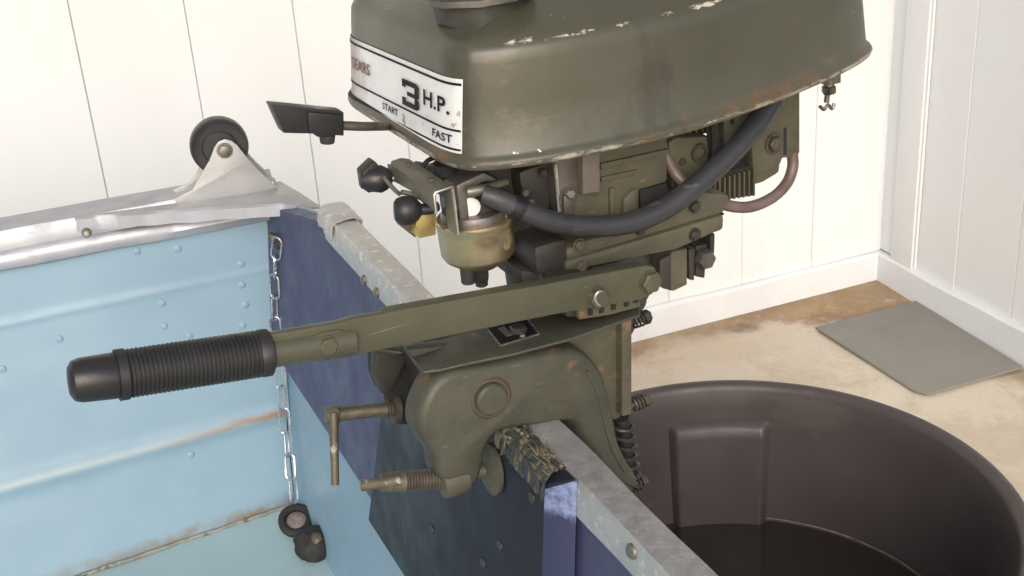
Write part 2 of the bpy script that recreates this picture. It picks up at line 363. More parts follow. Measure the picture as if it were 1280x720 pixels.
# aluminium transom skin with gussets (light blue inside)
def strip(name, m, t0, t1, prof_, parent=boat, n=1, bevel=0, jit=0.0, label=None, drop=True):
    rs = []
    for i in range(n + 1):
        t = t0 + (t1 - t0) * i / n
        dr = max(0, t - .5) * .24 if drop else 0
        rs.append([tp(t, d + (noise.noise(Vector((t * 14, d * 50, h * 20))) * jit), (h + dr * (1 if h < .1 else 0)) + noise.noise(Vector((t * 11 + 5, d * 30, h * 30))) * jit) for d, h in prof_])
    return MB().rings(rs).build(name, m, parent, bevel, label=label)
strip('transom', m_lightblue, TN, TF - .004, [(.0015, .008), (.006, .008), (.006, .50), (.0015, .50)], n=20, label='light blue inner face of the transom')
# navy board along the inside
strip('transom_board', m_navy, TN, TF - .006, [(.0065, .010), (.0212, .010), (.0212, .262), (.0065, .262)], n=20)
# cap: top sheet with inner and outer flange, dented
strip('transom_cap', m_alum, TN, TC, [(-.001, .030), (-.0015, .001), (-.0003, -.0006), (.012, -.0014), (.0228, -.0004), (.0242, .0018), (.0236, .0255), (.0222, .0255), (.0218, .004), (.0008, .003), (.0008, .030)], n=90, jit=.0012, label='bare weathered aluminium transom cap')
CAPIN = .0240
# clamp pad : thick navy block
pd0 = .0245
near = onT(712, 600, pd0)
pts = [(680, 606), (675, 800), (556, 800), (460, 650), (475, 525), (489, 450), (528, 443)]
pts = [onT(x, y, pd0 + .0145) for x, y in pts]
offv = Nn * .0143
back = [p + offv for p in pts]; back[0] = onT(721, 599, pd0); back[1] = onT(715, 800, pd0)
npd = len(pts)
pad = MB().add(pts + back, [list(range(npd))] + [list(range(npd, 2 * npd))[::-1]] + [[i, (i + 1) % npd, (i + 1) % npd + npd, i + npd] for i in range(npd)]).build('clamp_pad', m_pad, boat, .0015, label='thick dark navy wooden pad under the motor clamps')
# chalky end face sheet of the pad (paint worn lighter)
e0, e1 = pts[0], pts[1]
MB().prism([e0 - T * .0008 + Vector((0, 0, -.003)), e1 - T * .0008, back[1] - T * .0008, back[0] - T * .0008 + Vector((0, 0, -.001))], T * .0016).build('end_face', m_padend, pad, .0005, label='lighter blue chalky end of the wooden pad')
# torn splintered upper edge of the pad
k = NT('splintered_wood')
f_ = k.ramp(k.noise(1, 5, .7, (160, 160, 50)), .50, .64); c = k.mix(f_, (.050, .055, .045), (.21, .19, .12)); c = k.mix(k.ramp(k.noise(70, 4), .5, .6), c, (.03, .04, .06))
k.l(c, k.b.inputs['Base Color']); k.b.inputs['Roughness'].default_value = .8; k.bump(k.noise(1, 5, .7, (260, 260, 60)), 1.0, .002)
tA = (pts[0] - Mo).dot(T); rs = []
for i in range(61):
    t = tA - .0015 + .135 * i / 60; row = []
    for j in range(13):
        d = pd0 - .003 + .0185 * j / 12; e = max(0, (j - 6) / 6)
        r1 = noise.noise(Vector((t * 60, d * 420, 1))); r2 = noise.noise(Vector((t * 200, d * 900, 4)))
        h = -.0005 + e ** 2 * .008 + r1 * .0032 * (.3 + e) + r2 * .0016 + (.012 if j == 12 else 0)
        if j == 0: h = .012
        row.append(tp(t, d + (r2 * .002 if j == 12 else 0), h))
    rs.append(row)
MB().rings(rs, cap=False, closed=False).build('splintered_edge', k.m, pad, sharp=25, label='splintered bare wood along the top edge')
for j in range(46):                            # loose splinters
    t = tA + random.uniform(.0, .11); d = pd0 + random.uniform(.000, .0145); e = max(0, (d - pd0 - .007) / .007); L = random.uniform(.006, .018)
    p = tp(t, d, -.002 + e * e * .008); dirv = (T * random.uniform(.8, 1) - Nn * random.uniform(-.25, .25) + Vector((0, 0, random.uniform(-.12, .12))))
    if j == 0: spl = MB()
    spl.cyl(p, p + dirv * L, random.uniform(.0007, .0016), .0003, 5)
spl.build('splinter', mat('raw_splinter_wood', (.22, .20, .13), .8, 0, (.10, .09, .06), 90, bump=.5), pad, kind='stuff')
# screws on the flange and pad
scr = MB().lathe((0, 0, 0), (0, 0, 1), [(0, .0052), (.0012, .005), (.0026, .0034), (.0028, .0012)], 14).mesh('screw', m_steel)
for (px, py, d) in ((790, 689, CAPIN), (471, 366, CAPIN), (455, 350, CAPIN)):
    inst('screw', scr, boat, frame(onT(px, py, d + .0002), -Nn + Vector((0, 0, .10))))
scd = MB().lathe((0, 0, 0), (0, 0, 1), [(0, .0042), (.0008, .0040), (.0012, .003)], 12).mesh('pad_screw', m_dark)
for (px, py) in ((665, 622), (625, 682), (540, 662), (604, 704)):
    inst('screw', scd, pad, frame(onT(px, py, pd0 + .0147), -Nn + Vector((0, 0, .10))))

# side of the boat
cTp = onT(335, 288, .021); cBm = onT(368, 630, .0065); ZF = cBm.z
g1 = onz(0, 339, cTp.z); gd = (g1 - cTp); gd.z = 0; gd.normalize()
f1 = onz(100, 720, ZF); fd = (f1 - cBm).normalized(); fd.z = 0
LS = 1.15
# creases at fractions of the height : traced at the corner and further forward
def side_pt(u, v, out=0.0):
    v = -.05 + 1.05 * v                   # u 0..1 forward, v 0 top .. 1 floor
    a = cTp + gd * (u * LS); b = cBm + fd * (u * LS)
    p = a.lerp(b, v); nn = Vector((-gd.y, gd.x, 0))
    if nn.y > 0: nn = -nn                      # towards the inside / camera
    return p + nn * out
def crease(v, u):
    o = -.010 * math.sin(v * math.pi)          # slight belly outwards
    for (c0, c1, amp, wd) in ((.13, .26, .0020 * min(1, .3 + u * 3), .012), (.655, .68, .005, .026)):
        cv = (c0 + (c1 - c0) * u + .05) / 1.05; o += amp * math.exp(-((v - cv) / wd) ** 2)
    for (cv, u0, amp) in ((.40, .35, .003),):
        o += amp * math.exp(-((v - cv) / .02) ** 2) * min(1, max(0, (u - .28) * 8))
    o += noise.noise(Vector((u * 5, v * 3, 0))) * .003 + noise.noise(Vector((u * 16, v * 9, 3))) * .0008
    return o
rs = []
NU, NV = 110, 120
for i in range(NU + 1):
    u = i / NU; rs.append([side_pt(u, j / NV, crease(j / NV, u)) for j in range(NV + 1)])
k = NT('light_blue_boat_paint_with_rust_seams')
c = k.mix(k.ramp(k.noise(5, 4), .35, .7), (.225, .345, .440), (.200, .312, .408))
c = k.mix(k.ramp(k.noise(14, 6, .7), .56, .80, 0, .25), c, (.30, .40, .49))
# pale highlights painted on ridges, plus rust, follow UV (u forward, v down)
uv = k.tc.outputs['UV']; sp = k.n('ShaderNodeSeparateXYZ'); k.l(uv, sp.inputs[0]); U_, V_ = sp.outputs[0], sp.outputs[1]
nz = k.noise(22, 5, .65)
def band(v0, v1, wdt, jitter=.02):
    line = k.mul(k.mul(U_, (v1 - v0) / 1.05), (v0 + .05) / 1.05, 'ADD'); d = k.mul(V_, line, 'SUBTRACT'); d = k.mul(d, k.mul(k.mul(nz, .5, 'SUBTRACT'), jitter), 'ADD')
    return k.ramp(k.mul(d, 0, 'ABSOLUTE'), 0, wdt, 1, 0)
c = k.mix(k.mul(band(.13, .26, .012, .01), k.ramp(U_, .15, .5, .15, .55)), c, (.42, .54, .61))
c = k.mix(k.mul(band(.65, .675, .018, .015), .6), c, (.38, .44, .44))
c = k.mix(k.mul(band(.652, .66, .02, .05), k.ramp(U_, .0, .16, 1.0, 0)), c, (.22, .13, .07))
c = k.mix(k.mul(band(.985, .985, .035, .08), k.mul(k.ramp(U_, .0, .42, .95, .25), k.ramp(k.noise(18, 5, .7), .36, .55))), c, (.20, .15, .10))
k.l(c, k.b.inputs['Base Color']); k.b.inputs['Roughness'].default_value = .42; k.l(k.ramp(k.noise(12, 4), .3, .7, .32, .55), k.b.inputs['Roughness'])
k.bump(k.noise(14, 4), .2, .002); k.bump(k.noise(150, 4), .12, .0006)
side = MB().rings(rs, cap=False, closed=False).build('side_panel', k.m, boat, sharp=70)
uvl = side.data.uv_layers.new(name='uv')
for lp in side.data.loops:
    vi = lp.vertex_index; uvl.data[lp.index].uv = (vi // (NV + 1) / NU, vi % (NV + 1) / NV)
# outer hull skin
rs = [[side_pt(u, v, -.03 - .01 * math.sin(v * 3.14)) for v in (0, .25, .5, .75, 1)] for u in (0, .25, .5, .75, 1)]
MB().rings(rs, cap=False, closed=False).build('hull_skin', m_lightblue, boat)
# vertical corner angle
MB().tube([cTp + Vector((.004, -.003, -.002)), cTp.lerp(cBm, .5) + Vector((.004, -.001, 0)), cBm + Vector((.004, 0, 0))], .0022, 8, 0).build('corner_angle', m_lightblue, boat)
# rivets on the side
riv = MB().lathe((0, 0, 0), (0, 0, 1), [(0, .0050), (.0006, .0046), (.0012, .003), (.0014, .0010)], 12).mesh('rivet', m_lightblue)
A0 = side_pt(0, 0); A1 = side_pt(1, 0); B0 = side_pt(0, 1)
sn = (A1 - A0).cross(B0 - A0).normalized()
if sn.dot(CAM - A0) < 0: sn = -sn
bv = BVHTree.FromPolygons([v.co + BASE[side.name] for v in side.data.vertices], [p.vertices for p in side.data.polygons])
for (px, py) in ((301, 330), (306, 381), (303, 407), (205, 408), (202, 379), (171, 314), (222, 311), (74, 424), (302, 356), (238, 569), (236, 420), (3, 462)):
    h = bv.ray_cast(CAM, towards(px, py).normalized())
    if h[0]: inst('rivet', riv, boat, frame(h[0], sn))
# floor of the boat
fl = []
far = cBm
rs = []
for i in range(41):
    u = i / 40
    a = cBm + fd * (u * LS) + Vector((-.004, .012, 0)); b = a - T * 1.30
    row = []
    for j in range(31):
        p = a.lerp(b, j / 30); p = p + Vector((0, 0, noise.noise(Vector((p.x * 9, p.y * 9, 0))) * .003 - .001)); row.append(p)
    rs.append(row)
MB().rings(rs, cap=False, closed=False).build('bottom', m_floorblue, boat)
# rust / caulk seam along the chine
sm = MB(); P = []
for i in range(60):
    u = i / 60 * .42; P.append(cBm + fd * (u * LS) + Vector((noise.noise(Vector((u * 60, 0, 0))) * .003 + .001, -.003 + noise.noise(Vector((u * 70, 5, 0))) * .003, .002 + noise.noise(Vector((u * 50, 9, 0))) * .001)))
sm.tube(P, .0026, 6, 0); sm.build('chine_seam', mat('rusty_caulk', (.16, .13, .10), .8, 0, (.34, .40, .40), 30, (.15, .10, .065), .54, 30, .8, 80), boat)
P = [p + Vector((0, -.014, -.001)) for p in P[10:]]
# gunwale: top strip, flange, lower bulge
gn = Vector((-gd.y, gd.x, 0));  gn = gn if gn.y < 0 else -gn    # inward
def gun(name, m, u0, u1, prof_, n=60, jit=.0012, label=None, bevel=0, taper=None):
    rs = []
    for i in range(n + 1):
        u = u0 + (u1 - u0) * i / n; p = cTp + gd * u
        row = []
        for d, h in prof_:
            if taper: d2 = taper(u, d)
            else: d2 = d
            row.append(p + gn * (d2 + noise.noise(Vector((u * 16, d * 40, h * 30))) * jit) + Vector((0, 0, .046 + .014 * max(0, 1 - u / .35) + h + noise.noise(Vector((u * 10, d * 30, h * 40 + 7))) * jit)))
        rs.append(row)
    return MB().rings(rs).build(name, m, boat, bevel, label=label)
gun('gunwale', m_rail, -.015, LS, [(-.055, -.004), (-.052, .000), (.001, .001), (.004, -.003), (.004, -.022), (.010, -.026), (.013, -.034), (.010, -.043), (.002, -.047), (-.003, -.044), (-.003, -.012), (-.050, -.012)], jit=.0015)
# corner plate laid over the gunwale and transom corner
tz = cTp.z + .0500
cp = [onz(*p, tz) for p in ((92, 291), (240, 282), (388, 275), (404, 264), (430, 263), (440, 272), (428, 262), (345, 231), (225, 247), (90, 268))]
cp = [onz(*p, tz) for p in ((94, 274), (230, 264), (350, 257), (390, 262), (402, 261), (376, 244), (351, 229), (225, 246), (91, 267))]
plate = MB().prism(cp, (0, 0, .003)).build('corner_plate', m_plate, boat, .001, label='bent aluminium plate over the far corner')
a_, b_ = cp[0], cp[3]; rs = []
def onedge(t):
    P3 = cp[:4]; L3 = [(P3[i + 1] - P3[i]).length for i in range(3)]; d = t * sum(L3)
    for i in range(3):
        if d <= L3[i] + 1e-9: return P3[i].lerp(P3[i + 1], d / L3[i])
        d -= L3[i]
    return P3[3]
for i in range(41):
    p = onedge(i / 40) + gn * .001; hh = .0145 - .004 * i / 40 + noise.noise(Vector((i * .23, 2, 0))) * .0018; dd = noise.noise(Vector((i * .3, 0, 0))) * .0025
    rs.append([p + Vector((0, 0, .0035)), p + gn * (.003 + dd) + Vector((0, 0, .001)), p + gn * (.0035 + dd) + Vector((0, 0, -hh)), p + gn * (.001 + dd) + Vector((0, 0, -hh))])
MB().rings(rs).build('flange', m_rail, plate)
MB().lathe(onz(107, 285, tz) + Vector((0, 0, -.006)), gn + Vector((0, 0, .6)), [(0, .006), (.0012, .0058), (.003, .003)], 12).build('rivet', m_steel, boat)
# curled torn metal at the corner
rs = []
for i in range(17):
    t = TC - .035 + .05 * i / 16
    rs.append([tp(t, d + noise.noise(Vector((t * 90, d * 60, 0))) * .0025, h + noise.noise(Vector((t * 70, d * 60, 5))) * .0025) for d, h in ((-.004, .03), (-.006, -.001), (.0, -.0045), (.012, -.0055), (.022, -.0045), (.027, .000), (.028, .012), (.0265, .012), (.025, .001), (.021, -.003), (.012, -.004), (.002, -.003), (-.004, .001), (-.003, .03))])
MB().rings(rs).build('corner_fold', m_alum, boat)
# wheel bracket on the gunwale
def wpl(px, py, d): return pl(px, py, cTp - gn * d, gn)
dW = -(onz(280, 246, tz + .003) - cTp).dot(gn)
wb_ = MB()
outl = [(217, 249), (222, 255), (236, 255), (347, 236), (338, 227), (322, 212), (311, 200), (296, 181), (289, 176), (281, 174), (273, 177), (268, 184), (262, 200), (247, 226), (240, 238)]
wb_.prism([wpl(x, y, dW) for x, y in outl], -gn * .0022)
outl2 = [(x - 16, y - 4) for x, y in outl]
wb_.prism([wpl(x, y, dW) - gn * .033 for x, y in outl], -gn * .0022)
ft = [wpl(x, y, dW) for x, y in ((222, 254), (347, 235))]
wb_.prism([ft[0], ft[1], ft[1] - gn * .035, ft[0] - gn * .035], (0, 0, .002))
bra = wb_.build('wheel_bracket', m_plate, boat, .0006, label='bent sheet aluminium bracket carrying the wheel')
R_w = 36.5 / F * (wpl(275, 187, dW) - CAM).dot(c2w(Vector((0, 0, 1))))
wcc = wpl(275, 187, dW) - gn * .0035
MB().lathe(wcc - gn * .0265, gn, [(0, R_w * .3), (.0, R_w * .55), (.003, R_w * .62), (.003, R_w * .86), (.0015, R_w * .93), (.004, R_w * .985), (.009, R_w), (.016, R_w), (.021, R_w * .985), (.0235, R_w * .93), (.022, R_w * .86), (.022, R_w * .62), (.025, R_w * .55), (.025, R_w * .3)], 48).build('wheel', m_wheel, bra)
ac = wpl(281, 188, dW)
MB().lathe(ac - gn * .036, gn, [(0, .004), (.04, .004), (.041, .003)], 16).build('axle', m_steel, bra)
MB().lathe(ac + gn * .0002, gn, [(0, .0095), (.0014, .0093)], 20).lathe(ac + gn * .0014, gn, [(0, .0072), (.0045, .0072), (.005, .006)], 6).build('bolt', m_steel, bra)

# ------------------------------------------------------------------ chain
ch = thing('chain', 'thin silver chain hanging down the inside corner of the boat', 'chain', tp(TF - .02, .04, .45))
m_chain = mat('zinc_chain', (.72, .72, .74), .28, .95, (.5, .5, .52), 90, (.2, .14, .1), .68, 90, .2)
L_ = .0330; W_ = .0066
lk = []
for i in range(24):
    a = 2 * math.pi * i / 24; x = math.cos(a) * W_; z = math.sin(a) * W_ + (L_ / 2 - W_) * (1 if math.sin(a) >= 0 else -1)
    lk.append(Vector((x, 0, z)))
lm = MB(); rr = .0014; rows = []
for i, p in enumerate(lk):
    t = (lk[(i + 1) % 24] - lk[i - 1]).normalized(); u = Vector((0, 1, 0)); v = t.cross(u)
    rows.append([p + (u * math.cos(q * math.pi / 3) + v * math.sin(q * math.pi / 3)) * rr for q in range(6)])
rows.append(rows[0]); lm.rings(rows, cap=False)
link = lm.mesh('link', m_chain)
path = [(347, 298), (344, 330), (343, 372), (345, 410), (350, 465), (356, 530), (361, 572), (367, 616), (371, 634)]
fwd = c2w(Vector((0, 0, 1)))
def cpos(px, py):                              # hangs just in front of the side / board surface
    r = towards(px, py).normalized(); h = bv.ray_cast(CAM, r); d = 9
    for pp, nn in ((tp(0, .0212, 0), tn_),):
        x = pl(px, py, pp, nn); d = min(d, (x - CAM).length)
    if h[0]: d = min(d, (h[0] - CAM).length)
    return CAM + r * (d - .024)
P = []
for i in range(len(path) - 1):
    for kx in range(20):
        t = kx / 20; P.append(cpos(path[i][0] * (1 - t) + path[i + 1][0] * t, path[i][1] * (1 - t) + path[i + 1][1] * t))
P.append(cpos(*path[-1]))
acc = 0; nxt = L_ * .5; n_ = 0; step = L_ - 2.6 * rr
for i in range(1, len(P)):
    d = (P[i] - P[i - 1]).length; acc += d
    while acc >= nxt:
        t = 1 - (acc - nxt) / max(d, 1e-6); p = P[i - 1].lerp(P[i], t); zd = (P[min(i + 3, len(P) - 1)] - P[max(i - 4, 0)]).normalized()
        zd = (zd + Vector((random.uniform(-.10, .10), random.uniform(-.1, .1), 0))).normalized()
        ang = (math.pi / 2 * (n_ % 2)) + .5 + random.uniform(-.3, .3)
        inst('link', link, ch, frame(p, zd, rt_x := Vector((1, .2, 0))) @ Matrix.Rotation(ang, 4, 'Z')); n_ += 1; nxt += step
# hook at the top
h0 = cpos(341, 297)
MB().cyl(h0 + Vector((-.004, .002, .002)), h0 + Vector((.010, -.002, -.002)), .0045).tube([h0, h0 + Vector((.003, -.004, -.008)), h0 + Vector((.005, -.003, -.014))], .0018, 8, 4).build('hook', m_rusty, ch)
# rubber drain plugs at the lower end
pp = onz(370, 650, ZF + .02)
vdir = (CAM - pp).normalized()
plug = thing('drain_plug', 'round black rubber drain plug on the end of the chain', 'drain plug', pp)
axp = (vdir + Vector((-.1, .2, .5))).normalized()
MB().lathe(pp - axp * .008, axp, [(0, .013), (0, .019), (.004, .0225), (.010, .0225), (.013, .019), (.013, .0155), (.010, .013)], 28, False).build('rim', m_cushion, plug)
MB().lathe(pp - axp * .002, axp, [(-.004, .0135), (-.002, .0135), (0, .008)], 20).build('core', mat('corroded_centre', (.30, .28, .27), .7, .3, (.16, .12, .1), 120, bump=.8), plug)
pq = onz(392, 681, ZF + .014)
plug2 = thing('rubber_stopper', 'lumpy black rubber stopper lying beside the drain plug', 'stopper', pq)
kb = MB().lathe(pq - axp * .012, axp, [(0, .015), (.005, .0215), (.016, .0240), (.026, .0210), (.032, .013), (.034, .004)], 24)
for v_ in kb.v: v_ += (v_ - pq).normalized() * noise.noise(v_ * 110) * .0035
kb.build('knob', m_cushion, plug2)
MB().lathe(pq + axp * .019 + Vector((.006, -.003, 0)), axp, [(0, .008), (.006, .0075), (.008, .004)], 6).build('bolt', m_rusty, plug2)

# ------------------------------------------------------------------ outboard motor
A = c2w(Vector((3660, 0, 0)) + Vector((0, -1110, 0)) + Vector((0, 0, F))).normalized()   # aft
S = Vector((0, 0, 1)).cross(A).normalized()                        # away from the camera
Wv = A.cross(S).normalized()
O = onz(665, 537, ZT)
def mw(a, s, w_): return O + A * a + S * s + Wv * w_
def ms(px, py, s): return pl(px, py, O + S * s, S)
def ml(px, py, s): p = ms(px, py, s) - O; return (p.dot(A), p.dot(S), p.dot(Wv))
AX = (A, S, Wv)
motor = thing('outboard_motor', 'old olive outboard motor clamped on the transom, tiller pointing into the boat', 'outboard motor', mw(.05, .09, 0))
def mbox(a0, a1, s0, s1, w0, w1, mb=None):
    return (mb or MB()).box(mw((a0 + a1) / 2, (s0 + s1) / 2, (w0 + w1) / 2), AX, (abs(a1 - a0) / 2, abs(s1 - s0) / 2, abs(w1 - w0) / 2))
def mslab(pxs, s, th, mb=None): return (mb or MB()).prism([ms(x, y, s) for x, y in pxs], S * th)

# --- cowl
near_ = [(-.030, .060), (-.029, .030), (-.024, .014), (-.015, .004), (.011, -.008), (.053, -.017), (.122, -.022), (.196, -.012), (.234, -.003), (.290, .014), (.325, .032), (.338, .050), (.343, .075)]
SC = .114
plan = near_ + [(a, 2 * SC - s) for a, s in near_[::-1]]
# closed Catmull-Rom resample
def resample(pts, sub=5):
    n = len(pts); out = []
    for i in range(n):
        p0, p1, p2, p3 = [Vector(pts[(i + k) % n] + (0,)) for k in (-1, 0, 1, 2)]
        for kx in range(sub):
            t = kx / sub; out.append(.5 * (2 * p1 + (p2 - p0) * t + (2 * p0 - 5 * p1 + 4 * p2 - p3) * t * t + (3 * p1 - p0 - 3 * p2 + p3) * t ** 3))
    return out
pr = resample(plan)
def ring(inset, w_, dome=0):
    out = []; n = len(pr)
    for i, p in enumerate(pr):
        t = (pr[(i + 1) % n] - pr[i - 1]).normalized(); nn = Vector((t.y, -t.x, 0))
        c_ = Vector((.155, SC, 0))
        if nn.dot(c_ - p) < 0: nn = -nn
        q = p + nn * min(inset, 9) if inset < .04 else c_ + (p + nn * .034 - c_) * (1 - (inset - .034) / .13)
        out.append(mw(q.x, q.y, w_))
    return out
RW = .200
m_cowl = None
k = NT('cowl_olive_paint')
c = k.mix(k.ramp(k.noise(9, 5), .35, .7), (.078, .077, .054), (.060, .059, .042))
c = k.mix(k.ramp(k.noise(7, 7, .7), .60, .72, 0, .45), c, (.165, .105, .070))
c = k.mix(k.ramp(k.noise(60, 7, .7, (1, 1, .25)), .60, .75, 0, .5), c, (.085, .075, .055))
c = k.mix(k.ramp(k.noise(110, 3, .6), .745, .76), c, (.6, .58, .5))
# position of the point in motor axes
def axis_val(vec, base):
    d = k.n('ShaderNodeVectorMath', operation='DOT_PRODUCT'); k.l(k.co, d.inputs[0]); d.inputs[1].default_value = vec
    return k.mul(d.outputs['Value'], (BASE[motor.name] - base).dot(vec), 'ADD')
wz = axis_val(Wv, mw(0, 0, RW)); sa = axis_val(S, O); aa = axis_val(A, O)
nz = k.noise(150, 5, .75, (.5, .5, 1.6)); nz = k.mul(nz, k.ramp(k.noise(14, 4), .42, .6, .82, 1.06))
edge = k.ramp(k.mul(k.mul(wz, .0728, 'SUBTRACT'), 0, 'ABSOLUTE'), 0, .0024, 1, 0)
c = k.mix(k.ramp(k.mul(k.mul(edge, k.ramp(aa, -.01, .02)), k.ramp(nz, .43, .58), 'MULTIPLY'), .3, .6), c, (.52, .49, .43))
edge2 = k.ramp(k.mul(k.mul(wz, .0012, 'ADD'), 0, 'ABSOLUTE'), 0, .0030, 1, 0)
c = k.mix(k.ramp(k.mul(edge2, k.ramp(nz, .34, .56), 'MULTIPLY'), .3, .6), c, (.32, .31, .25))
c = k.mix(k.ramp(k.mul(k.ramp(wz, .004, .016, 1, 0), k.ramp(k.noise(26, 6, .7), .45, .7)), .25, .6, 0, .6), c, (.15, .08, .045))
k.l(c, k.b.inputs['Base Color']); k.l(k.ramp(k.noise(10, 5), .3, .7, .24, .46), k.b.inputs['Roughness'])
k.bump(k.noise(16, 3), .25, .003); k.bump(k.noise(220, 4), .15, .0004)
m_cowl = k.m
scratched(m_cowl, (.165, .155, .125), .6, (14, 40, 300), .66); scratched(m_cowl, (.040, .036, .028), .55, (7, 7, 3), .57); scratched(m_cowl, (.14, .10, .07), .5, (11, 11, 16), .60)
rs = [ring(.006, RW + .004), ring(.002, RW - .004), ring(-.001, RW - .0035), ring(-.0022, RW - .0005), ring(-.001, RW + .0022), ring(.0012, RW + .0034), ring(.0028, RW + .0060), ring(.006, RW + .035), ring(.0092, RW + .062), ring(.0102, RW + .068),
      ring(.0120, RW + .0715), ring(.0155, RW + .0742), ring(.0200, RW + .0760), ring(.028, RW + .0785), ring(.036, RW + .0805), ring(.060, RW + .086), ring(.10, RW + .090), ring(.14, RW + .092), ring(.158, RW + .0925)]
cowl = MB().rings(rs[1:]).build('cowl', m_cowl, motor, sharp=50)
cb = BVHTree.FromPolygons([v.co + BASE[cowl.name] for v in cowl.data.vertices], [p.vertices for p in cowl.data.polygons])
def front(s, w_, off=.0009):
    p = mw(-.2, s, w_); h = cb.ray_cast(p, A)
    if h[0] is None: return mw(-.01, s, w_)
    return h[0] - A * off
# decal sheet
s_n, s_f = .0165, 2 * SC - .012
w_lo = RW + .0058; w_hi = RW + .0535
k = NT('silver_white_decal')
sa2 = axis_val(S, O)
g = k.ramp(k.mul(sa2, k.mul(k.noise(60, 5), .05), 'ADD'), .185, .235)
c = k.mix(k.ramp(k.noise(26, 5, .65), .4, .7), (.80, .81, .81), (.68, .69, .70)); c = k.mix(g, c, (.26, .17, .13)); c = k.mix(k.ramp(k.noise(120, 4), .66, .72), c, (.30, .27, .24))
k.l(c, k.b.inputs['Base Color']); k.b.inputs['Roughness'].default_value = .4; k.b.inputs['Metallic'].default_value = .1
m_decal = k.m
SH = .032
def sheet(s0, s1, w0, w1, off, ns, nw): return MB().rings([[front(s0 + (s1 - s0) * i / ns, max(RW + .0046 + (off - .0009) * 2, w0 - SH * ((s1 - s0) * i / ns)) * (1 - j / nw) + (w1 - SH * ((s1 - s0) * i / ns)) * j / nw, off) for j in range(nw + 1)] for i in range(ns + 1)], cap=False, closed=False)
decal = sheet(s_n, s_f, w_lo, w_hi, .0009, 110, 10).build('decal', m_decal, cowl, label='silver decal with the power rating and throttle marks')
for (wa_, wb2) in ((w_hi - .0042, w_hi - .0026), (w_lo + .0140, w_lo + .0154), (w_lo + .0016, w_lo + .0030)):
    sheet(s_n + .0005, s_f - .002, wa_, wb2, .0014, 110, 1).build('printed_line', m_ink, decal)
def text(string, s0, w0, height, wid, bold, m):
    cu_ = bpy.data.curves.new('t', 'FONT'); cu_.body = string; cu_.size = 1; cu_.offset = bold; cu_.resolution_u = 3; cu_.space_character = 1.05
    to = bpy.data.objects.new('t', cu_); COL.objects.link(to)
    me = bpy.data.meshes.new_from_object(to.evaluated_get(bpy.context.evaluated_depsgraph_get()))
    bpy.data.objects.remove(to)
    xs = [v.co.x for v in me.vertices]; x0, x1 = min(xs), max(xs); y0, y1 = min(v.co.y for v in me.vertices), max(v.co.y for v in me.vertices)
    xs_ = [x0 + (x1 - x0) * i / 24 for i in range(1, 24)]; bm = bmesh.new(); bm.from_mesh(me)
    for x in xs_: bmesh.ops.bisect_plane(bm, geom=bm.verts[:] + bm.edges[:] + bm.faces[:], plane_co=(x, 0, 0), plane_no=(1, 0, 0))
    bm.to_mesh(me); bm.free()
    mb = MB(); mb.add([front(s0 - (v.co.x - x0) / (x1 - x0) * wid, w0 + SH * ((v.co.x - x0) / (x1 - x0) - .5) * wid + (v.co.y - y0) / (y1 - y0) * height, .0019) for v in me.vertices], [list(p.vertices) for p in me.polygons])
    return mb.build('lettering', m, decal)
def block(polys, s0, w0, height, wid, m):
    mb = MB(); bm = bmesh.new()
    for P_ in polys: bm.faces.new([bm.verts.new((x, y, 0)) for x, y in P_])
    for q in range(1, 12):
        for no in ((1, 0, 0), (0, 1, 0)): bmesh.ops.bisect_plane(bm, geom=bm.verts[:] + bm.edges[:] + bm.faces[:], plane_co=(q / 12, q / 12, 0), plane_no=no)
    bm.verts.index_update()
    mb.add([front(s0 - v.co.x * wid, w0 + SH * (v.co.x - .5) * wid + v.co.y * height, .0019) for v in bm.verts], [[v.index for v in f.verts] for f in bm.faces]); bm.free()
    return mb.build('lettering', m, decal)
# the wide squared numeral
three = [[(0, .80), (0, 1), (.86, 1), (1, .90), (1, .80)], [(.74, .58), (1, .58), (1, .80), (.74, .80)], [(.0, .80), (.0, .70), (.22, .70), (.22, .80)],
         [(.30, .42), (.90, .42), (1, .50), (1, .58), (.30, .58)], [(.74, .20), (1, .20), (1, .36), (.90, .42), (.74, .42)], [(0, 0), (.86, 0), (1, .10), (1, .20), (0, .20)], [(0, .20), (.22, .20), (.22, .31), (0, .31)]]
block(three, 0.0985, RW + .0212, .0180, .0285, m_ink)
text('H.P.', .0630, RW + .0290, .0105, .0370, .022, m_ink)
text('START', .1350, RW + .0095, .0050, .0280, .02, m_ink)
text('FAST', .0495, RW + .0112, .0055, .0260, .02, m_ink)
text('SEARS', .1960, RW + .0265, .0085, .0380, .03, m_ink_faded)

# fuel cap on top
fc = pl(598, 5, mw(0, 0, RW + .086), Wv)
fcb = MB().lathe(fc, Wv, [(-.008, .030), (.004, .031), (.006, .037), (.010, .0390), (.022, .0385), (.027, .034)], 10, True, .2)
fcap = fcb.build('fuel_cap', mat('dark_grey_cap', (.05, .05, .046), .35, .3, (.08, .08, .07), 40, bump=.2), cowl)
MB().lathe(fc, Wv, [(.0055, .0374), (.0065, .0394), (.0095, .0397), (.0105, .0389)], 10, False, .2).build('cap_band', m_steel, fcap)

# --- powerhead under the cowl
# flywheel shroud, dark
MB().lathe(mw(.10, SC - .01, RW - .024), Wv, [(0, .060), (.004, .068), (.028, .070), (.032, .06)], 48).build('flywheel', m_dark, motor)
MB().lathe(mw(.03, SC - .02, RW - .05), Wv, [(0, .018), (.03, .02), (.036, .016)], 24).build('recoil_hub', m_dark, motor)
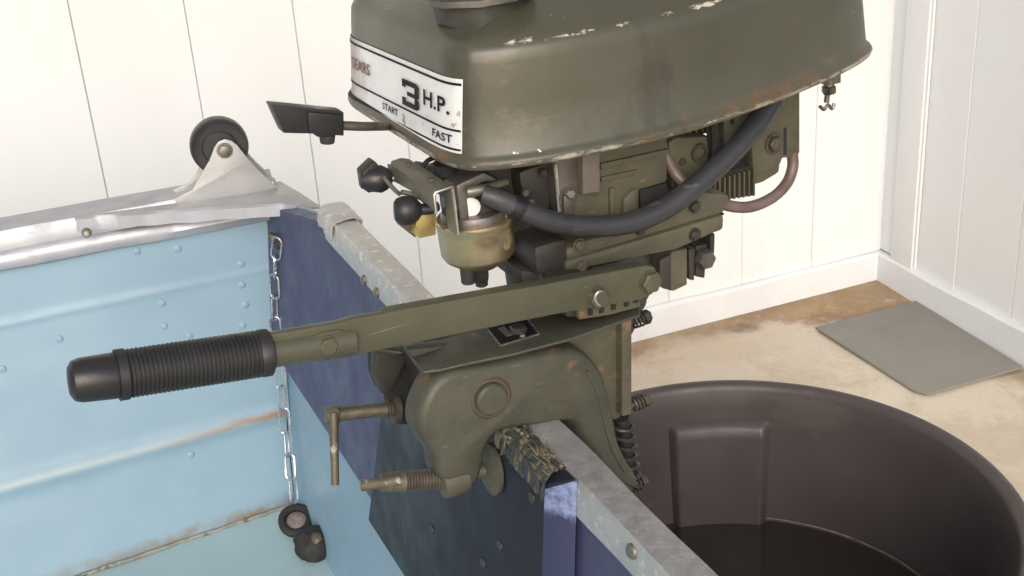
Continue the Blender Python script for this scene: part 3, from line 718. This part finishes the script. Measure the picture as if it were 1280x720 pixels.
# main crankcase block : traced near face on s=.034
def mtr(pxs, s, th, name, m, bevel=.0015, parent=None, label=None): return mslab(pxs, s, th).build(name, m, parent or motor, bevel, label=label)
mtr([(718, 246), (714, 296), (800, 280), (800, 238), (835, 228), (835, 165), (835, 150), (718, 180)], .036, .085, 'crankcase', m_olive_rough, .003)
mtr([(728, 185), (729, 243), (750, 240), (750, 180)], .026, .012, 'bracket_strip', mat('grey_brown_strip', (.20, .17, .15), .5, .2, (.15, .13, .11), 40, bump=.4), .001)
mtr([(751, 205), (751, 213), (838, 193), (838, 186)], .033, .01, 'casting_ledge', m_olive_rough, .001)
mtr([(780, 250), (779, 273), (797, 268), (797, 236), (790, 239)], .032, .01, 'casting_boss', m_olive_rough, .002)
mtr([(800, 238), (801, 266), (834, 258), (834, 229)], .0355, .004, 'dark_pocket', m_blackmat, .0)
# starter housing left of the crankcase, silvery rim
mtr([(690, 200), (697, 262), (704, 275), (716, 275), (727, 238), (727, 190)], .034, .02, 'side_cover', m_carb, .003)
MB().tube([ms(694, 205, .030), ms(697, 235, .029), ms(700, 268, .030)], .0016, 8, 4).build('steel_edge', m_bright, motor)
MB().hexh(ms(711, 241, .030), -S, .0035, .004).build('bolt', m_bright, motor)
mtr([(705, 245), (704, 277), (716, 277), (718, 240)], .031, .01, 'cast_rib', m_carb, .002)
# dark mass between carburettor and crankcase, under-cowl shadow put into its colour
mtr([(590, 206), (600, 300), (655, 325), (700, 320), (710, 190), (640, 190)], .055, .07, 'shaded_intake_body', m_dark, .006)
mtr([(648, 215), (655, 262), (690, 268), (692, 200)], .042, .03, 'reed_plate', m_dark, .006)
for (x, y) in ((655, 240), (662, 252), (678, 215)): MB().hexh(ms(x, y, .040), -S, .003, .003).build('bolt', m_steel if x < 670 else m_dark, motor)
# lower crankcase flange, two plates with a gasket line
mtr([(708, 312), (708, 326), (905, 267), (913, 255), (912, 243), (880, 240), (790, 283), (735, 300)], .022, .105, 'exhaust_plate', m_olive_rough, .0035)
mtr([(707, 327), (707, 341), (760, 330), (845, 313), (893, 292), (905, 288), (906, 268)], .020, .110, 'lower_plate', m_olive_rough, .0035)
mtr([(708, 325.5), (708, 327.5), (905, 268.5), (905, 266.5)], .0245, .10, 'gasket', m_blackmat, 0)
for (x, y, s_) in ((724, 306, .022), (800, 286, .022), (868, 258, .022), (726, 333, .020), (868, 293, .020)):
    MB().lathe(ms(x, y, s_), -S, [(0, .0052), (.0012, .0050)], 16).hexh(ms(x, y, s_ - .001), -S, .0040, .0030).build('bolt', m_dark if x > 790 else m_olive_rough, motor)
mtr([(752, 222), (752, 228), (798, 218), (798, 212)], .034, .006, 'casting_rib', m_olive_rough, .0008)
mtr([(763, 236), (763, 268), (769, 267), (769, 234)], .033, .006, 'casting_rib', m_olive_rough, .0008)
# dark front face and cone of the driveshaft housing
a0 = ml(707, 330, .02)
mb = MB()
for (wtop, wbot, sa_, sb_, aF) in ((a0[2] + .018, a0[2] - .004, .022, .135, -.022), (a0[2] - .004, a0[2] - .026, .028, .13, -.018)):
    mbox(a0[0] + aF, a0[0] + .004, sa_, sb_, wbot, wtop, mb)
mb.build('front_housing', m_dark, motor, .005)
cL = mw(a0[0] + .030, .075, 0)
MB().lathe(mw(a0[0] + .040, .075, a0[2] - .085), Wv, [(0, .040), (.012, .043), (.014, .046), (.020, .046), (.022, .050), (.028, .050), (.030, .053), (.036, .053), (.040, .055), (.060, .056), (.075, .056)], 36).build('housing_neck', m_dark, motor)
mtr([(650, 338), (655, 356), (700, 350), (707, 342)], .03, .06, 'neck_rib', m_dark, .004)
# cylinder with fins
fin = MB()
for i in range(9):
    x0 = 893 + i * 6.1
    fin.prism([ms(x, y, .046) for x, y in ((x0, 226 - i * 1.8), (x0 + 2.0, 225.4 - i * 1.8), (x0 + 2.0, 252.4 - i * 1.0), (x0, 253 - i * 1.0))], S * .08)
fin.build('cooling_fins', m_olive_rough, motor, 0, label='row of thin cooling fins')
mtr([(888, 220), (888, 253), (944, 245), (944, 205)], .052, .07, 'cylinder', m_blackmat, .002)
fin = MB()
for i in range(6):
    x0 = 838 + i * 8
    fin.prism([ms(x, y, .052) for x, y in ((x0, 140), (x0 + 2, 140), (x0 + 2, 172 - i * 1.5), (x0, 172.5 - i * 1.5))], S * .05)
fin.build('head_fins', m_olive_rough, motor, 0)
mtr([(830, 130), (832, 180), (890, 165), (895, 110)], .058, .05, 'fin_root', m_blackmat, .001)
mtr([(836, 178), (846, 172), (888, 170), (892, 200), (880, 226), (852, 238), (840, 236)], .044, .014, 'head_plate', m_olive_rough, .003)
hp = MB().lathe(ms(872, 190, .046), -S, [(0, .0075), (.004, .0072), (.004, .0045), (.001, .004)], 20).lathe(ms(851, 201, .046), -S, [(0, .003), (.0035, .003)], 10)
hp.build('bolt_boss', m_rusty, motor)
MB().tube([ms(x, y, .042) for x, y in ((880, 150), (886, 165), (889, 185), (888, 200), (880, 214))], .0020, 8, 4).build('wire', m_blackmat, motor)
MB().tube([ms(x, y, .039) for x, y in ((891, 145), (894, 175), (893, 200), (893, 220))], .0036, 8, 4).build('wire', m_blackmat, motor)
# magneto / bracket plate right
bp = mtr([(905, 148), (905, 200), (940, 180), (942, 222), (976, 205), (978, 198), (997, 196), (1000, 190), (1000, 112), (1003, 95), (905, 120)], .048, .010, 'bracket_plate', m_olive_rough, .0015)
mtr([(944, 212), (944, 232), (955, 228), (975, 216), (976, 200)], .054, .05, 'cylinder_head', m_olive_rough, .003)
MB().lathe(ms(967, 179, .048), -S, [(0, .0085), (.0015, .0085), (.0018, .006)], 20).hexh(ms(967, 179, .0465), -S, .0062, .005).build('bolt', m_rusty, bp)
mtr([(979.5, 160), (979.5, 194), (983.5, 193), (983.5, 159)], .0478, .002, 'slot', m_blackmat, 0, bp)
for (x, y) in ((915, 152), (941, 143)): MB().lathe(ms(x, y, .048), -S, [(0, .0024), (.0006, .0023)], 12).build('hole', m_blackmat, bp)
# hoses
MB().tube([ms(604, 243, .020), ms(625, 250, .014), ms(655, 264, .010), ms(690, 277, .008), ms(735, 283, .006), ms(785, 279, .006), ms(830, 261, .008), ms(870, 232, .012), ms(905, 200, .018), ms(935, 168, .026), ms(955, 142, .032), ms(970, 110, .038), ms(976, 85, .042)], [.0068, .0088], 18, 6).build('fuel_hose', m_hose, motor)
MB().lathe(ms(640, 256, .012), (ms(655, 264, .010) - ms(625, 250, .014)), [(0, .0078), (.004, .0082), (.008, .0078)], 18).build('hose_collar', m_black, motor)
MB().lathe(ms(962, 128, .035), (ms(976, 85, .042) - ms(955, 142, .032)), [(0, .0092), (.002, .0096), (.005, .0096), (.006, .0092)], 18).build('hose_collar', m_hose, motor)
MB().tube([ms(x, y, s) for x, y, s in ((990, 190, .052), (991, 208, .050), (984, 228, .047), (967, 246, .043), (940, 258, .038), (915, 258, .034), (893, 250, .030), (872, 240, .028), (850, 224, .036), (836, 203, .044), (826, 180, .050), (818, 160, .055))], .0044, 12, 5).build('fuel_line', m_tube, motor)
# small chrome clip hanging below the cowl rear
cl = ms(1037, 112, .10)
clm = MB().box(ms(1039, 95, .09), AX, (.0065, .004, .006)).cyl(ms(1037, 98, .09), ms(1036, 108, .09), .0045).hexh(ms(1036, 108, .09), -Wv, .006, .006)
clm.cyl(ms(1035, 112, .09), ms(1033, 128, .09), .0022); clm.tube([ms(x, y, .09) for x, y in ((1025, 133), (1030, 137), (1035, 131), (1040, 136), (1043, 129))], .0015, 8, 4)
clm.build('cowl_catch', m_steel, motor, 0)
# boxes below the flange
mtr([(827, 326), (829, 361), (842, 364), (859, 356), (859, 311), (842, 314)], .030, .030, 'square_lug', m_olive_rough, .001)
lug = mtr([(825, 326), (825.5, 357), (839, 364), (839, 318)], .0285, .004, 'lug_side', m_dark, .0005)
mtr([(861, 312), (862, 350), (868, 351), (869, 310)], .040, .03, 'rib_post', m_dark, .001)
mtr([(870, 308), (870, 346), (881, 348), (884, 305)], .044, .03, 'rib_post', m_dark, .001)
mtr([(888, 295), (888, 318), (893, 318), (894, 292)], .044, .03, 'rib_post', m_dark, .001)
MB().hexh(ms(878, 322, .042), -S, .008, .008).build('nut', m_carb, motor)

# --- carburettor at the front
sB = .045
bc = ms(594, 279, sB); rB = 48.5 / F * (bc - CAM).dot(fwd)
bowlp = [(-.031, .0), (-.031, rB * .50), (-.028, rB * .66), (-.0235, rB * .90), (-.020, rB * .975), (-.003, rB), (.0005, rB * 1.0), (.0015, rB * 1.02), (.0045, rB * 1.02), (.0055, rB * .985), (.0055, .002)]
carb = MB().lathe(bc, Wv, bowlp, 56, False).build('carburettor_bowl', m_gold, motor)
MB().hexh(bc - Wv * .030, -Wv, .0062, .0135).lathe(bc - Wv * .0435, -Wv, [(0, .0045), (.003, .0045), (.004, .003)], 14).build('drain_screw', m_dark, carb)
MB().cyl(bc - Wv * .026 - A * .013 - S * .008, bc - Wv * .038 - A * .013 - S * .008, .0052).build('drain_screw', m_dark, carb)
body = MB().lathe(bc, Wv, [(.005, rB * .86), (.008, rB * .88), (.011, rB * .82)], 40)
mbb = body.build('carburettor_flange', m_carb, motor)
cb0 = ml(582, 280, .030)
c_b = mslab([(570, 232), (577, 287), (614, 280), (640, 262), (632, 228), (605, 215)], .034, .030).build('carburettor_body', m_carb, motor, .003)
MB().lathe(ms(588, 259, .034), -S - A * .35, [(-.004, .0068), (.0004, .0068), (.0006, .0062)], 28).build('round_plug', m_white, c_b)
MB().prism([ms(x, y, .0335) for x, y in ((599, 268), (606, 275), (611, 266), (609, 265), (605.5, 271), (601, 266.5))], -S * .001).build('arrow_mark', m_dark, c_b)
MB().cyl(ms(632, 271, .030), ms(632, 262, .030), .003).build('pin', m_steel, c_b)
MB().tube([ms(585, 240, .028), ms(607, 236, .024), ms(632, 227, .030)], [.004, .0028], 10, 4).build('throttle_arm', m_chan, c_b)
MB().lathe(ms(618, 246, .030), ms(640, 256, .012) - ms(604, 240, .030), [(-.012, .009), (0, .0085), (.008, .0075)], 20).build('hose_nozzle', m_black, c_b)
for (x, y, r_) in ((556, 213, .009), (575, 222, .006)): MB().lathe(ms(x, y, .06), Wv, [(-.012, r_ * .7), (-.004, r_ * .8), (-.002, r_), (.003, r_), (.005, r_ * .8)], 18).build('cap', m_blackmat, c_b)
mtr([(538, 214), (540, 222), (600, 250), (640, 235), (640, 205), (585, 200), (560, 218)], .070, .03, 'choke_housing', m_dark, .003)
MB().tube([ms(x, y, .080) for x, y in ((528, 209), (536, 200), (550, 196), (565, 198), (576, 205))], .0018, 8, 5).build('wire', m_blackmat, motor)
# inverted U channel running away from the camera
def chan(P0, P1, wd, h0, h1, t=.0016):
    # P0 near end centre top, P1 far end centre top
    d = (P1 - P0).normalized(); side_ = d.cross(Wv).normalized(); up = side_.cross(d).normalized()
    rs = []
    for p, ww, hl, hr in ((P0, wd, h0[0], h0[1]), (P1, wd, h1[0], h1[1])):
        pr_ = [(-ww, -hl), (-ww, -.002), (-ww + .002, 0), (ww - .002, 0), (ww, -.002), (ww, -hr), (ww - t, -hr), (ww - t, -.003), (-ww + t, -.003), (-ww + t, -hl)]
        rs.append([p + side_ * x + up * y for x, y in pr_])
    return MB().rings(rs)
# near end at (555,237), far end at (490,200)
nE = ms(554, 237, .022); fE = ms(495, 199, .075)
dd_ = (fE - nE).normalized(); sd_ = dd_.cross(Wv).normalized()
if sd_.dot(A) < 0: sd_ = -sd_
hwid = (ms(567, 234, .022) - ms(541, 241, .022)).length / 2 
def Q(along, side_, up): return nE + dd_ * along + sd_ * side_ + Wv * up
Lc = (fE - nE).length
cm = MB(); t_ = .0014
cm.prism([Q(0, -hwid, 0), Q(0, hwid, 0), Q(Lc - .004, hwid, 0), Q(Lc, hwid * .5, 0), Q(Lc, -hwid * .5, 0), Q(Lc - .004, -hwid, 0)], Wv * -t_)
cm.prism([Q(0, -hwid, -t_ * .9), Q(0, -hwid, -.014), Q(Lc * .5, -hwid, -.010), Q(Lc, -hwid, -.012), Q(Lc, -hwid, -t_ * .9)], sd_ * t_)
cm.prism([Q(0, hwid, -t_ * .9), Q(0, hwid - .000, -.034), Q(.0095, hwid, -.034), Q(.0105, hwid, -.012), Q(Lc, hwid, -.010), Q(Lc, hwid, -t_ * .9)], sd_ * -t_)
cha = cm.build('control_bracket', m_chan, motor, .0005, label='bent channel bracket carrying the choke and mixture knobs')
MB().tube([Q(-.0003, -hwid, -.014), Q(-.0003, -hwid, -.0012), Q(-.0003, -hwid + .001, .0002), Q(-.0003, hwid - .001, .0002), Q(-.0003, hwid, -.0012), Q(-.0003, hwid, -.034)], .0008, 6, 0).build('worn_edge', m_bright, cha)
for al in (Lc * .28, Lc * .78): MB().lathe(Q(al, hwid * .2, .0002), Wv, [(0, .0022), (.0008, .0018)], 10).build('rivet', m_rusty, cha)
# brass block under the bracket and the two knobs
mtr([(521, 268), (519, 294), (526, 298), (545, 294), (546, 268), (535, 262)], .040, .012, 'brass_block', m_brass, .001, cha)
mtr([(502, 272), (502, 284), (520, 298), (522, 270)], .047, .010, 'block_side', m_carb, .001, cha)
kd = (ms(470, 222, .10) - ms(500, 226, .06)).normalized()
k1 = ms(471, 224, .072)
tocam = (CAM - k1).normalized()
axk = (-A * .9 + S * .25 + Vector((0, 0, .1))).normalized()
kn = MB().lathe(k1 - axk * .010, axk, [(0, .0045), (.003, .0075), (.007, .0095), (.016, .0080), (.021, .0055), (.022, .002)], 10).build('choke_knob', m_black, cha)
MB().prism([ms(x, y, .070) for x, y in ((453, 216), (469, 201), (474, 207), (481, 219), (483, 236), (462, 242), (456, 238))], S * .012).build('knob_grip', m_black, kn, .0015)
MB().cyl(k1 - axk * .008, k1 - axk * .030, .0022).build('stem', m_steel, kn)
k2 = ms(508, 263, .045)
kn2 = MB().lathe(k2 - axk * .004, axk, [(-.014, .0035), (-.006, .004), (-.003, .0075), (.000, .0095), (.006, .0098), (.010, .0085), (.012, .006)], 22).build('mixture_knob', m_black, cha)
MB().cyl(ms(525, 262, .045), ms(548, 258, .045), .0032).build('stem', m_dark, kn2)
MB().tube([ms(x, y, .055) for x, y in ((480, 222), (492, 236), (500, 243))], .0016, 8, 4).build('link_rod', m_steel, cha)
MB().tube([ms(x, y, .046) for x, y in ((502, 240), (515, 243), (530, 250), (535, 262))], .0018, 8, 4).build('link_rod', m_steel, cha)

# throttle lever
tl0 = .050
tlv = mslab([(339, 131.5), (341, 131), (428, 139.5), (430, 141), (430, 170), (396, 167.5), (355, 166.5)], tl0, .012).build('throttle_lever', m_black, motor, .0012, label='black plastic throttle lever handle')
MB().prism([ms(x, y, tl0 - .002) for x, y in ((385, 140), (429, 144), (429, 169), (398, 172), (386, 164))], S * .004).build('grip_pad', m_black, tlv, .0015)
MB().cyl(ms(409, 168, tl0 + .004), ms(409, 179, tl0 + .004), .0052, .0046).build('nut', m_dark, tlv)
MB().tube([ms(428, 157, tl0 + .006), ms(452, 158, tl0 + .006), ms(470, 158, tl0 + .022), ms(488, 158, tl0 + .085), ms(500, 156, tl0 + .125)], .0030, 10, 4).build('rod', m_rusty, tlv)

# --- tiller arm
pT1 = ms(820, 352, -.034); pT0 = dep(85, 479, .70)
td = (pT0 - pT1).normalized()
nT = td.cross(Wv).normalized()                 # roughly toward camera
if nT.dot(CAM - pT1) < 0: nT = -nT
def mt(px, py, off=0): return pl(px, py, pT1 + nT * off, nT)
arm_o = [(330, 420), (420, 404.5), (440, 399), (590, 374), (700, 352), (808, 332), (818, 334), (824, 345), (822, 360), (815, 368), (800, 375), (700, 392), (600, 412), (480, 437), (425, 449), (330, 460)]
arm = MB().prism([mt(x, y) for x, y in arm_o], -nT * .006).build('tiller_arm', m_olive, motor, .0012, label='flat olive steel tiller arm')
# flange of the arm (top edge return)
MB().prism([mt(480, 391.5, -.0005), mt(808, 332.5, -.0005), mt(808, 338, -.0005), mt(480, 397, -.0005)], -nT * .010).build('arm_flange', m_olive, arm, .0008)
m_armtube = m_olive
gc0 = mt(338, 440, -.004); gc1 = mt(146, 469, -.004); ge = mt(86, 477, -.004); cen = mt(440, 424, -.004)
MB().tube([cen, gc0, mt(330, 441, -.004)], .0095, 18, 0).build('arm_tube', m_olive, arm)
MB().prism([mt(x, y, .0015) for x, y in ((392, 421), (400, 417), (424, 412), (432, 414), (432, 438), (424, 443), (398, 447), (392, 443))], -nT * .006).build('clamp_plate', m_olive, arm, .0015)
MB().lathe(mt(410, 432, .0015), nT, [(0, .0068), (.0015, .0068)], 20).hexh(mt(410, 432, .003), nT, .0058, .0035).build('bolt', m_olive_rough, arm)
gd_ = (gc1 - gc0); Lg = gd_.length; prof = [(0, .0120), (.001, .0140), (.006, .0142)]
n_r = 30
for i in range(n_r):
    h = .008 + (Lg - .014) * i / n_r; stp = (Lg - .014) / n_r
    prof += [(h, .01330), (h + stp * .25, .01395), (h + stp * .6, .01395), (h + stp * .85, .01330)]
prof += [(Lg - .005, .0146), (Lg, .0146), (Lg, .012)]
grip = MB().lathe(gc0, gd_, prof, 40).build('tiller_grip', mat('black_ribbed_rubber', (.013, .013, .014), .5, 0, (.020, .020, .021), 20, (.07, .065, .06), .70, 30, .2, 120), arm, label='black ribbed rubber grip')
Le = (ge - gc1).length
MB().lathe(gc1, ge - gc1, [(-.006, .011), (0, .0129), (.002, .0131), (Le - .006, .0125), (Le - .002, .0112), (Le, .008), (Le + .0005, .002)], 36).build('grip_end', m_black, grip)
for (x, y, r1_, mm) in ((747, 372, .0072, m_olive_rough), (812, 352, .0075, m_olive_rough)):
    MB().lathe(mt(x, y), nT, [(0, r1_ * 1.1), (.0012, r1_ * 1.1)], 20).hexh(mt(x, y, .001), nT, r1_, .005).build('bolt', mm, arm)
MB().tube([mt(752, 364, .0062), mt(748, 365, .0062), mt(744, 371, .0062), mt(746, 379, .0062), mt(750, 382, .0062)], .0009, 6, 3).build('bright_scrape', m_bright, arm)
# --- swivel bracket and column
mtr([(706, 352), (708, 398), (742, 395), (800, 378), (806, 366), (800, 350)], -.004, .085, 'pivot_block', m_dark, .003)
mtr([(720, 378), (724, 400), (762, 394), (800, 384), (800, 370)], -.012, .01, 'pivot_rim', m_olive_rough, .001)
for i, (x, y) in enumerate(((738, 388), (752, 385), (767, 381), (783, 377), (795, 372))): mtr([(x - 3.2, y - 5), (x - 3, y + 7), (x + 3, y + 6), (x + 3.2, y - 6)], -.0125, .004, 'notch', m_blackmat, 0)
# steering plate sloping to the front, with a small label
pn = (Wv + A * -.06).normalized()
def sp_(px, py, w_): return pl(px, py, mw(0, 0, w_), Wv)
m_sw = mat('dark_olive_grime', (.068, .067, .050), .5, .1, (.045, .044, .034), 30, (.09, .075, .05), .62, 30, .6, 140)
swp = MB().prism([sp_(x, y, .070) for x, y in ((507, 437), (529, 464), (552, 461), (576, 455), (640, 442), (712, 423), (800, 393), (800, 376), (700, 390), (600, 410))], Wv * -.0025).build('steering_plate', m_sw, motor, .003)
MB().prism([sp_(x, y, .0702) for x, y in ((608, 411), (625, 433), (675, 418), (660, 398))], Wv * .0006).build('label_border', m_bright, swp)
MB().prism([sp_(x, y, .0709) for x, y in ((610.5, 411), (626, 430.5), (672, 417), (658, 399.5))], Wv * .0006).build('label_plate', m_ink, swp)
MB().prism([sp_(x, y, .0716) for x, y in ((622, 411), (633, 421), (641, 419), (630, 408))], Wv * .0004).build('label_bar', m_chan, swp)
MB().lathe(sp_(648, 414, .0716), Wv, [(0, .0062), (.003, .0062), (.004, .005)], 6).build('screw', m_dark, swp)
MB().lathe(sp_(653, 420, .0716), Wv, [(0, .0022), (.0015, .002)], 8).build('rivet', m_bright, swp)
# triangle side arm behind the clamp
mtr([(508, 437), (538, 482), (560, 500), (700, 470), (760, 410), (735, 396), (700, 402), (560, 432)], .026, .012, 'swivel_arm', m_clamp, .003)
# column plates at right
col_ = mtr([(700, 425), (752, 405), (775, 400), (776, 522), (768, 526), (740, 500)], .020, .04, 'swivel_casting', m_olive_rough, .002)
mtr([(777.5, 399), (777.5, 521), (790, 518), (790, 394)], .012, .030, 'column_plate', m_olive_rough, .0015)
for (x, y) in ((775, 416), (774, 500)): MB().lathe(ms(x, y, .018), -S, [(0, .0018), (.001, .0016)], 8).build('rivet', m_bright, col_)
for (x, y) in ((790, 402), (790, 506), (788, 608)):
    p = ms(x, y, .020); sp1 = MB()
    P_ = [p + A * (i / 40 * .010) + (S * math.cos(i * .55) + Wv * math.sin(i * .55)) * .0052 for i in range(41)]
    sp1.tube(P_, .0009, 5, 0).cyl(p - A * .004, p + A * .015, .0026).hexh(p + A * .010, A, .0055 if y < 600 else .004, .005)
    sp1.build('spring_bolt', m_rusty if y > 420 else m_dark, motor)
p0 = ms(777, 524, .022); p1 = ms(789, 612, .022); P_ = []
for i in range(141):
    t = i / 140; P_.append(p0.lerp(p1, t) + (A * math.cos(t * 2 * math.pi * 7.5) + S * math.sin(t * 2 * math.pi * 7.5)) * .0078)
MB().tube(P_, .0017, 7, 0).build('coil_spring', m_dark, motor)
MB().cyl(p0, p1, .0055).build('spring_rod', m_blackmat, motor)
# drive shaft leg down into the water
MB().lathe(mw(.078, .070, -.52), Wv, [(0, .016), (.3, .019), (.44, .024), (.56, .028)], 24).build('leg', m_olive, motor)
MB().lathe(mw(.02, .070, -.53), A, [(0, .003), (.01, .014), (.03, .021), (.09, .021), (.12, .014)], 20).build('gearcase', m_olive, motor)

# --- clamp bracket (near arm)
def dome(pxs, s, th, name, m, bulge=.004, parent=None, label=None):
    P_ = [ms(x, y, s) for x, y in pxs]; n = len(P_); c_ = sum(P_, Vector()) / n
    return MB().prism(P_, S * th).build(name, m, parent or motor, bulge, label=label)
out = [(572, 462), (600, 457), (640, 450), (672, 443), (697, 438), (718, 438), (736, 445), (750, 460), (760, 480), (767, 505), (772, 532), (777, 556), (788, 580), (799, 598), (802, 610), (798, 618), (780, 616), (757, 592), (738, 566), (724, 548), (720, 537), (712, 531), (690, 533), (650, 538), (630, 541), (618, 549), (611, 564), (607, 582), (603, 600), (594, 610), (575, 612), (557, 608), (548, 596), (546, 580), (538, 566), (528, 552), (523, 538), (524, 520), (530, 502), (540, 484), (553, 471)]
out_c = resample([tuple(p) for p in out], 3)
P_ = [ms(p.x, p.y, 0) for p in out_c]; nP = len(P_); lay = []
area = sum((P_[i] - P_[0]).cross(P_[(i + 1) % nP] - P_[0]).dot(S) for i in range(nP)); sg = 1 if area > 0 else -1
nrm_ = []
for i in range(nP):
    t = (P_[(i + 1) % nP] - P_[i - 1]).normalized(); nrm_.append(S.cross(t) * sg)
for it in range(3): nrm_ = [(nrm_[i - 1] + nrm_[i] * 2 + nrm_[(i + 1) % nP]).normalized() for i in range(nP)]
for ins, dd in ((.0, .022), (0, .0085), (.0006, .0058), (.0016, .0036), (.0030, .0018), (.0048, .0006), (.0062, .0)):
    lay.append([P_[i] + nrm_[i] * ins + S * dd for i in range(nP)])
cl1 = MB().rings(lay).build('clamp_bracket', m_clamp, motor, sharp=60, label='near arm of the cast clamp bracket')
# raised hub disc + stiffened rim
MB().lathe(ms(612, 496, .0015), -S, [(0, .0158), (.0025, .0152), (.004, .0135)], 36).build('rusty_ring', mat('rust_ring', (.095, .062, .042), .7, 0, (.075, .065, .048), 60, bump=.8), cl1)
MB().lathe(ms(610, 495, .000), -S, [(0, .0118), (.0065, .0116), (.0082, .0100), (.0086, .006)], 36).build('pivot_bolt', m_clamp, cl1)
rib = [(540, 540), (545, 520), (556, 500), (575, 482), (600, 470), (650, 460), (690, 452), (715, 452), (733, 463), (745, 485), (752, 510), (757, 535), (765, 560), (780, 588)]
MB().tube([ms(x, y, .0008) for x, y in rib[8:]], .0020, 8, 3).build('cast_rib', m_clamp, cl1)
MB().lathe(ms(561, 600, .010), (-A * 1), [(-.012, .0115), (.002, .0125), (.006, .0115), (.007, .009)], 24).build('screw_boss', mat('rust_boss', (.075, .068, .050), .6, .1, (.10, .09, .065), 60, (.17, .085, .05), .58, 40, .7), cl1)
# far arm
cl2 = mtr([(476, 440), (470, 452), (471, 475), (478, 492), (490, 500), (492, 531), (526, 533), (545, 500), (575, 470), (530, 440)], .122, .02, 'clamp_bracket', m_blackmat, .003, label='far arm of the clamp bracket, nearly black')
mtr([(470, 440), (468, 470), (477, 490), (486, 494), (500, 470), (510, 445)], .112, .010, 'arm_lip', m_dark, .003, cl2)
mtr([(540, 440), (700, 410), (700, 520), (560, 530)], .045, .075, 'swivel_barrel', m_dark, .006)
MB().lathe(mw(ml(612, 500, .02)[0], .02, ml(612, 500, .02)[2]), S, [(0, .011), (.11, .011)], 20).build('tilt_tube', m_dark, motor)
# clamp screws
m_worn = mat('worn_olive_steel', (.15, .135, .10), .55, .35, (.10, .085, .06), 60, (.34, .32, .27), .56, 70, .7, 160)
def screw(pa, pb, r, handle, name='clamp_screw', thr=None):
    d = (pb - pa); L = d.length; d.normalize(); prof = [(0, r * .9)]
    n = int(L / .0022) if thr is None else int(L * thr / .0022)
    for i in range(n): prof += [(i * .0022 + .0004, r * .84), (i * .0022 + .0012, r)]
    prof += [(n * .0022 + .001, r * .80), (L * .97, r * .86), (L, r * .65)]
    return MB().lathe(pa, d, prof, 16).build(name, m_rusty, motor)
def depth_of(p): return (p - CAM).dot(fwd)
pa = ms(560, 598, .010); da = depth_of(pa)
pb = dep(478, 603, da - .018)
s1 = screw(pa, pb, .0074, None, thr=.9)
MB().cyl(pb + (pa - pb) * .34, pb - (pa - pb) * .03, .0078, .0060).build('screw_head', m_worn, s1)
MB().tube([dep(500, 600, da - .022), dep(480, 603, da - .026), dep(451, 607, da - .030)], [.0036, .0040], 10, 0).build('handle_bar', m_worn, s1)
pa2 = ms(494, 510, .125); da2 = depth_of(pa2); pb2 = dep(412, 519, da2 - .02)
s2 = screw(pa2, pb2, .0068, None, thr=.2)
MB().cyl(pb2 + (pa2 - pb2) * .12, pb2 - (pa2 - pb2) * .06, .0078, .0066).build('screw_head', m_worn, s2)
MB().lathe(pa2, pb2 - pa2, [(-.002, .0125), (.002, .0125), (.003, .009)], 20).build('washer', m_rusty, s2)
MB().tube([dep(417, 516, da2 - .028), dep(418, 560, da2 - .028), dep(419, 606, da2 - .026)], [.0036, .0030], 10, 0).build('handle_bar', m_worn, s2)
# swivel foot pressed on the pad
cf = onT(618, 585, pd0 + .0145) - Nn * .004
MB().lathe(cf + Nn * .003, -Nn + Vector((0, 0, .10)), [(0, .019), (.003, .0195), (.006, .014), (.008, .006), (.014, .005)], 32).build('clamp_foot', m_clamp, s1)
